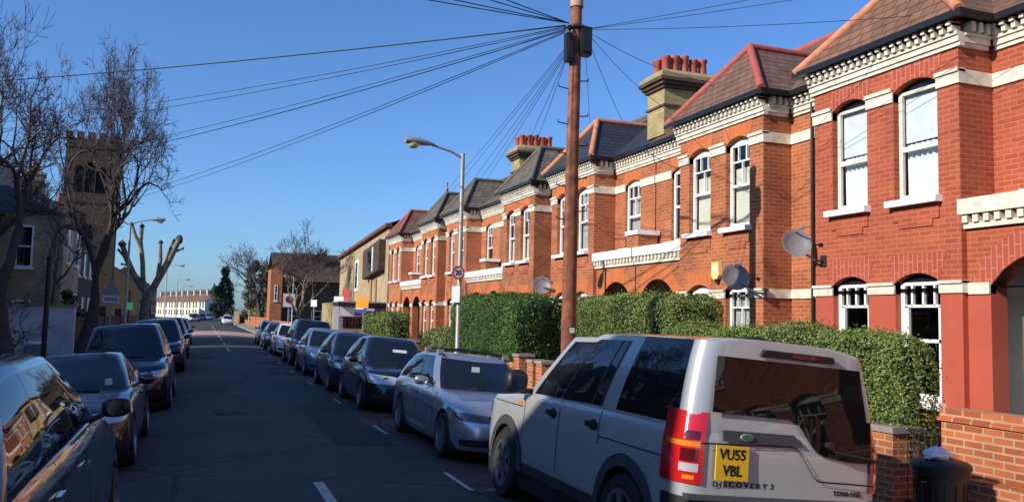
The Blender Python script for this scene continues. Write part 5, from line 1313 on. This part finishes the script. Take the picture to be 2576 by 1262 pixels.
# leafy shrubs and evergreens, made of leaf clumps
def leaf_tree(label, base, h, rx, leaf, n, size, name='evergreen_tree', cat='tree', shape='round', trunk=True, z0=.15, seed=1, group=None, clumps=26, ry=None):
    r = random.Random(seed); t = thing(name, label, cat, base, group); m = MB(); ry = ry or rx
    cl = []
    for _ in range(clumps):
        u = r.random(); z = h * (z0 + (1 - z0) * u)
        if shape == 'cone': R = (1 - u) * .95 + .05
        else: R = sqrt(max(.06, 1 - (2 * u - 1) ** 2))
        a = r.uniform(0, 6.28); k = sqrt(r.random()) * .8
        cl.append((Vector((rx * R * k * cos(a), ry * R * k * sin(a), z)), r.uniform(.24, .42) * min(rx, h * .5) * (.5 + .5 * R)))
    for _ in range(n):
        c_, R = r.choice(cl); d = Vector((r.gauss(0, 1), r.gauss(0, 1), r.gauss(0, 1))).normalized()
        p = c_ + d * R * (r.random() ** .35); leaf_face(m, (p.x, p.y, max(p.z, .05)), d, size, r)
    m.build('crown', leaf, t, normals=False)
    if trunk:
        k = MB(); k.tube([(0, 0, -.1), (0, 0, h * .6)], [max(.06, h * .02), .04], 7); k.build('trunk', 'bark', t)
    return t
leaf_tree('dark conical conifer far down on the right', (4.7, 205, 0), 12.2, 3.8, 'ever', 4200, .5, shape='cone', seed=2)
leaf_tree('ivy covered dark tree with ragged top on the right', (7.9, 132, 0), 9.6, 2.9, 'ivy', 5200, .38, seed=3)
leaf_tree('tall dark evergreen beside the red brick pier', (9.0, 120, 0), 8.0, 2.0, 'ever', 3200, .36, seed=4)
leaf_tree('brown green shrubbery behind the far right wall, farther of two', (3.6, 224, 0), 8.0, 4.0, 'ivy', 4200, .5, 'shrub', 'shrub', seed=5, trunk=False, ry=6)
leaf_tree('brown green shrubbery behind the far right wall, nearer of two', (8.0, 152, 0), 6.2, 2.3, 'ivy', 3400, .36, 'shrub', 'shrub', seed=6, trunk=False, ry=10)
leaf_tree('yellow flowering shrub over the far right wall', (8.2, 146, 0), 3.4, 1.5, 'shrub_yellow', 1200, .22, 'shrub', 'shrub', seed=7, trunk=False)
leaf_tree('small yellow green shrub by the brick gate pier', (8.2, 104, 0), 2.6, .9, 'shrub_yellow', 700, .16, 'shrub', 'shrub', seed=8, trunk=False)
leaf_tree('green bush under the estate board in front of the shop', (8.3, 46.2, 0), 1.5, .7, 'hedge', 900, .11, 'shrub', 'shrub', seed=9, trunk=False)
leaf_tree('ivy mass on the wall behind the left pavement', (-5.6, 40, 0), 2.6, 1.2, 'ivy', 1500, .2, 'shrub', 'shrub', seed=10, trunk=False)
leaf_tree('dark bush at the left edge behind the bins', (-5.3, 25.5, 0), 1.9, 1.1, 'hedge_dark', 1300, .12, 'shrub', 'shrub', seed=12, trunk=False)
# ------------------------------------------------------------------ other buildings
def simple_house(name, label, x0, x1, y0, y1, eave, ridge, wall, roof, axis='y', wins=(), hip=(0, 0), chim=(), group=None, gab=None, over=.2, low=None, wmat='white', z0=-.1, bay=()):
    org = ((x0 + x1) / 2, (y0 + y1) / 2, 0); t = thing(name, label, 'house', org, group)
    w = MB()
    if axis == 'y':
        xm = (x0 + x1) / 2 if gab is None else gab
        for x in (x0, x1): w.face([(x, y0, z0), (x, y1, z0), (x, y1, eave), (x, y0, eave)])
        for y, hp in ((y0, hip[0]), (y1, hip[1])):
            w.face([(x0, y, z0), (x1, y, z0), (x1, y, eave), (xm, y, ridge - .05), (x0, y, eave)] if not hp else [(x0, y, z0), (x1, y, z0), (x1, y, eave), (x0, y, eave)])
        r = MB(); a, b = y0 + hip[0], y1 - hip[1]; o = over; so = o * (ridge - eave) / max(.1, (xm - x0))
        ya, yb = y0 - (.08 if not hip[0] else o), y1 + (.08 if not hip[1] else o); a = a if hip[0] else ya; b = b if hip[1] else yb
        r.face([(x0 - o, ya, eave - so), (x0 - o, yb, eave - so), (xm, b, ridge), (xm, a, ridge)]); r.face([(x1 + o, ya, eave - so), (x1 + o, yb, eave - so), (xm, b, ridge), (xm, a, ridge)])
        if hip[0]: r.face([(x0 - o, ya, eave - so), (x1 + o, ya, eave - so), (xm, a, ridge)])
        if hip[1]: r.face([(x0 - o, yb, eave - so), (x1 + o, yb, eave - so), (xm, b, ridge)])
    else:
        ym = (y0 + y1) / 2 if gab is None else gab
        for y in (y0, y1): w.face([(x0, y, z0), (x1, y, z0), (x1, y, eave), (x0, y, eave)])
        for x in (x0, x1): w.face([(x, y0, z0), (x, y1, z0), (x, y1, eave), (x, ym, ridge - .05), (x, y0, eave)])
        r = MB(); so = over * (ridge - eave) / max(.1, ym - y0)
        for y, s in ((y0, -1), (y1, 1)): r.face([(x0 - over, y + s * over, eave - so), (x1 + over, y + s * over, eave - so), (x1 + over, ym, ridge), (x0 - over, ym, ridge)])
    w.build('wall', wall, t, origin=org); rf = r.build('roof', roof, t, origin=org)
    for face, a, b, za, zb in wins:
        f, p = MB(), MB(); d = .07
        def put(mb, u0, u1, c, e, k0, k1):
            k0, k1 = k0, k1
            if face == 'x0': mb.box(x0 - k1, x0 - k0, u0, u1, c, e)
            elif face == 'x1': mb.box(x1 + k0, x1 + k1, u0, u1, c, e)
            elif face == 'y0': mb.box(u0, u1, y0 - k1, y0 - k0, c, e)
        for u0, u1, c, e in ((a, a + d, za, zb), (b - d, b, za, zb), (a + d, b - d, za, za + d), (a + d, b - d, zb - d, zb), (a + d, b - d, (za + zb) / 2 - .03, (za + zb) / 2 + .03)): put(f, u0, u1, c, e, .004, .05)
        put(f, a - .08, b + .08, za - .1, za - .002, .004, .12)
        fw_ = f.build('window', wmat, t, origin=org); put(p, a + d, b - d, za + d, zb - d, .006, .02); p.build('pane', 'carglass', fw_, origin=org)
    for cx_, cy_, zt, sx, sy, npot in chim:
        c = MB(); c.box(cx_ - sx, cx_ + sx, cy_ - sy, cy_ + sy, eave, zt); c.box(cx_ - sx - .06, cx_ + sx + .06, cy_ - sy - .06, cy_ + sy + .06, zt + .001, zt + .14); ck = c.build('chimney', wall, rf, origin=org)
        for q in range(npot):
            k = MB(); px = cx_ + (sx * 1.5 * ((q + .5) / npot - .5) * 1.2 if sx > sy else 0); py = cy_ + (sy * 1.5 * ((q + .5) / npot - .5) * 1.2 if sy >= sx else 0)
            k.lathe([(.13, 0), (.1, .1), (.1, .45), (.13, .5), (.08, .5)], (px, py, zt + .14), n=8, cap=False); k.build('chimney_pot', 'pot', ck, origin=org)
    return t
LG = 'tall houses along the shaded left side'
def fwins(x, ya, yb, step, rows=((1.0, 2.7), (4.0, 5.7))):
    o = []; y = ya
    while y + 1.1 < yb:
        for a, b in rows: o.append(('x1', y, y + 1.05, a, b))
        y += step
    return o
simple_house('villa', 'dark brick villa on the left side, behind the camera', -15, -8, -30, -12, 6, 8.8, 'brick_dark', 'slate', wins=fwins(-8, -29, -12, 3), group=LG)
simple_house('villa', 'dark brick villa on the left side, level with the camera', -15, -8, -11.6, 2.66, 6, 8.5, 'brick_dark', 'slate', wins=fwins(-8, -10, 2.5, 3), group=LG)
simple_house('villa', 'unseen street-gabled villa on the left, lopsided roof shaped for its shadow', -15, -8, 2.74, 6.5, 6.65, 9.05, 'brick_dark', 'slate', axis='x', gab=2.85, over=.06, wins=fwins(-8, 3.3, 6.4, 1.5), group=LG)  # unseen; roof profile shaped to cast a sloping shadow over the off-roader
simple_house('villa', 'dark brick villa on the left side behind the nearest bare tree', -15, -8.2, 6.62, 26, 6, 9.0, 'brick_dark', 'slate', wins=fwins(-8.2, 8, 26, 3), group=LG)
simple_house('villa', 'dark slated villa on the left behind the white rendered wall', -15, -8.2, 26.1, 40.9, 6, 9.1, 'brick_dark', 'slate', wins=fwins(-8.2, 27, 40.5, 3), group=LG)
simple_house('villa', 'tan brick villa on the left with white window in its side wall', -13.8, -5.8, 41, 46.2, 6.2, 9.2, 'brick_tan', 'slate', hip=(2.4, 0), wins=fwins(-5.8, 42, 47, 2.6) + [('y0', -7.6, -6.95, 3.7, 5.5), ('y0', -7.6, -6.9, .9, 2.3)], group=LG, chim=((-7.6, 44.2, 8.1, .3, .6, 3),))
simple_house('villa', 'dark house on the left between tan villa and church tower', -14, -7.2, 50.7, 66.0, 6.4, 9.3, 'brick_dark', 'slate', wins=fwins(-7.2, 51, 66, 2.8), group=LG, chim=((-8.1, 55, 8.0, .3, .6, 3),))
# church tower
tx0, tx1, ty0, ty1, th = -27.6, -18.2, 190.0, 199.4, 36.6
org = ((tx0 + tx1) / 2, (ty0 + ty1) / 2, 0); t = thing('church_tower', 'square dark stone church tower with arched belfry windows and battlements', 'church', org)
m = MB(); xm = (tx0 + tx1) / 2
K = 2.4
def lancets(c, z): return [(c - 1.25 * K, c - .45 * K, z, z + 1.9 * K, .4 * K), (c - .38 * K, c + .38 * K, z, z + 2.3 * K, .38 * K), (c + .45 * K, c + 1.25 * K, z, z + 1.9 * K, .4 * K)]
LA = lancets(xm, 25.5)
wall_panel(m, lambda s, z: (s, ty0, z), tx0, tx1, 0, th, LA + [(xm - 1.2, xm + 1.2, 14, 18, 1.1)], .8, lambda s, z: (s, ty0 + .9, z))
ym_ = (ty0 + ty1) / 2
wall_panel(m, lambda s, z: (tx1, s, z), ty0, ty1, 0, th, lancets(ym_, 25.5), .8, lambda s, z: (tx1 - .9, s, z))
m.face([(tx0, ty0, 0), (tx0, ty1, 0), (tx0, ty1, th), (tx0, ty0, th)]); m.face([(tx0, ty1, 0), (tx1, ty1, 0), (tx1, ty1, th), (tx0, ty1, th)]); m.face([(tx0, ty0, th - .8), (tx1, ty0, th - .8), (tx1, ty1, th - .8), (tx0, ty1, th - .8)])
m.build('tower_wall', 'brick_tower', t, origin=org)
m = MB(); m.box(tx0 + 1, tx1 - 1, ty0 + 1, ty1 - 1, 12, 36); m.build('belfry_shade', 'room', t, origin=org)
m = MB()
for z in (23.5, 34.8): m.box(tx0 - .25, tx1 + .25, ty0 - .25, ty1 + .25, z, z + .5)
m.build('string_course', 'brick_tower', t, origin=org)
m = MB()
for i in range(5):
    a = tx0 - .2 + i * 2.05
    for y in (ty0 - .2, ty1 - .6): m.box(a, a + 1.3, y, y + .8, th, th + 1.4)
for i in range(4):
    a = ty0 + 1.6 + i * 1.9
    for x in (tx0 - .2, tx1 - .6): m.box(x, x + .8, a, a + 1.1, th, th + 1.4)
build_split(m, 'battlement', 'brick_tower', t, origin=org)
for x in (tx0 - .6, tx1 - .9):
    m = MB(); m.prism([(x, ty0 - 1.2, 0), (x + 1.5, ty0 - 1.2, 0), (x + 1.5, ty0 - .9, 23), (x, ty0 - .9, 23)], (0, 1.3, 0)); m.build('buttress', 'brick_tower', t, origin=org)
# white rendered wall and darker wall beyond on the left
org = (-5.9, 36.5, 0); t = thing('rendered_wall', 'tall grey white rendered wall on the left between the two bare trees', 'wall', org)
m = MB(); m.box(-8.15, -4.6, 36.4, 36.65, -.1, 2.05); m.build('wall_face', 'render_grey', t, origin=org); m = MB(); m.box(-8.15, -4.55, 36.34, 36.7, 2.052, 2.14); m.build('coping', 'brick_tan', t, origin=org)
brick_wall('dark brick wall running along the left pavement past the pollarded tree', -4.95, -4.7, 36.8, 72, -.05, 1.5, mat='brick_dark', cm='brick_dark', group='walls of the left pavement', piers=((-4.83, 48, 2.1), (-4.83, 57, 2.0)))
simple_house('house', 'small dark brick house just right of the church tower', -26, -13.5, 208, 226, 7.2, 12.0, 'brick_dark', 'tile_red', wins=fwins(-13.5, 209, 225, 4, ((1.2, 3.2), (4.6, 6.4))), group='houses beyond the church')
simple_house('house', 'red roofed house beyond the small dark brick house', -25, -12.0, 229, 252, 7.6, 12.6, 'brick_dark', 'tile_red', wins=fwins(-12.0, 230, 251, 4, ((1.2, 3.2), (4.6, 6.4))), group='houses beyond the church')
# pale terrace where the road bends
for i in range(9):
    a = i / 9; y = 255 + 60 * a; x = 2.6 - 16.5 * a
    t = simple_house('far_house', 'pale house of the terrace closing the road, %s from the near end' % ('first', 'second', 'third', 'fourth', 'fifth', 'sixth', 'seventh', 'eighth', 'last')[i], 0, 6, 0, 6.85, 4.9, 7.3, 'cream' if i % 3 else 'cream2', 'tile_brown' if i % 2 else 'tile_brown2',
        wins=[('x0', b, b + 1.6, z, z + 1.7) for b in (.9, 3.8) for z in (.8, 3.0)], chim=((3, 6.4, 7.9, .8, .35, 3),), group='pale terrace closing the view', wmat='offwhite')
    t.location = (x, y, 0); t.rotation_euler = (0, 0, radians(15.4))
# tan gable house at the end of the terrace, its tile-hung oriel and the flat-roofed shop in front
org = (10.2, 58, 0); t = thing('tan_house', 'tan brick house with long sloping red verge and dark oriel, beyond the terrace', 'house', org)
m = MB(); m.face([(10.2, 49.3, -.1), (10.2, 68, -.1), (10.2, 68, 6.45), (10.2, 49.3, 7.25)]); m.face([(10.2, 49.3, -.1), (18, 49.3, -.1), (18, 49.3, 10.3), (10.2, 49.3, 7.25)]); m.face([(10.2, 68, -.1), (18, 68, -.1), (18, 68, 6.5), (10.2, 68, 6.45)]); m.face([(18, 49.3, -.1), (18, 68, -.1), (18, 68, 6.5), (18, 49.3, 10.3)])
m.build('wall', 'brick_tan', t, origin=org)
m = MB(); m.prism([(9.95, 49.1, 7.28), (9.95, 68.2, 6.46), (9.95, 68.2, 6.66), (9.95, 49.1, 7.48)], (.35, 0, 0)); m.build('verge', 'tile_red', t, origin=org)
m = MB(); m.face([(10.1, 49.1, 7.46), (10.1, 68.2, 6.64), (18.2, 68.2, 6.7), (18.2, 49.1, 10.5)]); m.build('roof', 'tile_red', t, origin=org)
m = MB(); m.prism([(10.19, 50.2, 4.75), (10.19, 55.6, 4.35), (10.19, 55.6, 6.2), (10.19, 50.2, 6.6)], (-.4, 0, .0)); ori = m.build('oriel', 'tile_umber', t, origin=org)
m = MB(); m.prism([(9.78, 52.4, 4.9), (9.78, 53.6, 4.9), (9.78, 53.6, 6.1), (9.78, 52.4, 6.1)], (-.04, 0, 0)); m.build('oriel_window', 'carglass', ori, origin=org)
m = MB(); m.box(9.74, 9.788, 51.9, 52.25, 4.75, 6.25); m.build('corner_board', 'offwhite', ori, origin=org)
m = MB(); m.box(10.14, 10.195, 59.3, 60.6, 3.7, 5.9); wf = m.build('window', 'white', t, origin=org); m = MB(); m.box(10.12, 10.139, 59.6, 60.3, 3.9, 5.7); m.build('pane', 'carglass', wf, origin=org)
for y in (52.6, 54.2):
    m = MB(); m.tube([(10.12, y, 4.3), (10.12, y, 2.6)], .1, 6); m.build('downpipe', 'timber', t, origin=org)
org = (9, 50.5, 0); t = thing('shop', 'low flat roofed shop with black fascia and purple sign below the tan house', 'shop', org)
m = MB(); m.box(7.45, 10.15, 49.5, 51.5, -.1, 2.55); m.build('wall', 'signgrey', t, origin=org)
m = MB(); m.box(7.35, 10.18, 49.38, 51.6, 2.552, 2.72); m.build('fascia', 'trimblk', t, origin=org)
m = MB(); m.box(7.35, 10.18, 49.36, 51.6, 2.722, 2.80); m.build('roof_edge', 'steel', t, origin=org)
m = MB(); m.box(8.82, 10.1, 49.44, 49.498, 2.12, 2.54); sg_ = m.build('shop_sign', 'purple', t, origin=org); m = MB(); m.box(8.95, 9.5, 49.42, 49.438, 2.27, 2.40); m.build('sign_lettering', 'signwhite', sg_, origin=org)
m = MB(); m.box(7.5, 8.8, 49.44, 49.498, 1.92, 2.53); sg_ = m.build('window_poster', 'signgrey', t, origin=org); m = MB(); m.prism([(7.5, 49.435, 1.93), (8.3, 49.435, 1.93), (7.5, 49.435, 2.52)], (0, -.01, 0)); m.build('white_panel', 'signwhite', sg_, origin=org); m = MB(); m.box(8.35, 8.75, 49.42, 49.438, 2.0, 2.2); m.build('blue_panel', 'blue', sg_, origin=org)
m = MB(); m.box(7.7, 8.8, 49.45, 49.498, 1.25, 1.85); m.build('shop_window', 'carglass', t, origin=org)
m = MB(); m.box(8.85, 9.9, 49.45, 49.498, 1.78, 2.05); m.build('lime_panel', 'lime', t, origin=org)
m = MB(); m.box(7.4, 8.8, 49.2, 49.498, 1.02, 1.18); m.build('window_ledge', 'timber', t, origin=org)
brick_wall('tall yellow brick wall on the right before the brown roofed building', 8.9, 9.2, 54, 68, -.05, 2.75, mat='brick_yellow', cm='brick_yellow', group='far right walls')
# brown roofed building with its red brick end, deep shade under the eaves
simple_house('hall', 'long low building with brown tiled roof and deep dark eaves on the right', 8.5, 17, 101, 112, 6.3, 9.4, 'brick_dark', 'tile_umber', axis='x', chim=((13.3, 104, 9.2, .5, .5, 0),), over=1.0, wins=[('y0', a, a + 1.2, 1, 2.4) for a in (9.5, 12, 14.5)])
simple_house('brick_block', 'sunlit red brick end wing with narrow windows, right of the far trees', 7.15, 8.44, 99.4, 104, 7.3, 7.8, 'brick_orange', 'tile_red', axis='y', wins=[('y0', 7.6, 7.95, 3.4, 5.2)])
brick_wall('red brick boundary wall running far down the right pavement', 7.5, 7.75, 106, 200, -.05, 1.25, mat='brick_orange', group='far right walls', piers=((7.62, 112, 1.9), (7.62, 131, 1.9), (7.62, 150, 1.9)))
brick_wall('orange brick boundary wall nearer the parking sign', 7.45, 7.7, 69, 99, -.05, 1.1, mat='brick_wall', group='far right walls')
t = thing('timber_fence', 'brown timber fence panels far down the right pavement', 'fence', (6.4, 176, 0)); m = MB()
for i in range(12): m.box(-.05, .05, -12 + i * 2, -12 + i * 2 + 1.9, 0, 2.2)
m.build('panel', 'wood_fence', t)
m = MB()
for i in range(13): m.box(-.08, .08, -12.05 + i * 2 - .05, -12.05 + i * 2 + .05, 0, 2.35)
m.build('fence_post', 'timber', t)
t = thing('telegraph_pole', 'thin far telegraph pole above the pale terrace', 'telegraph pole', (3.4, 300, 0)); m = MB(); m.tube([(0, 0, 0), (0, 0, 11.5)], .18, 8); m.build('pole', 'wood_pole', t); m = MB(); m.box(-.3, .3, -.2, .2, 10.2, 11.2); m.build('junction_box', 'trimblk', t)
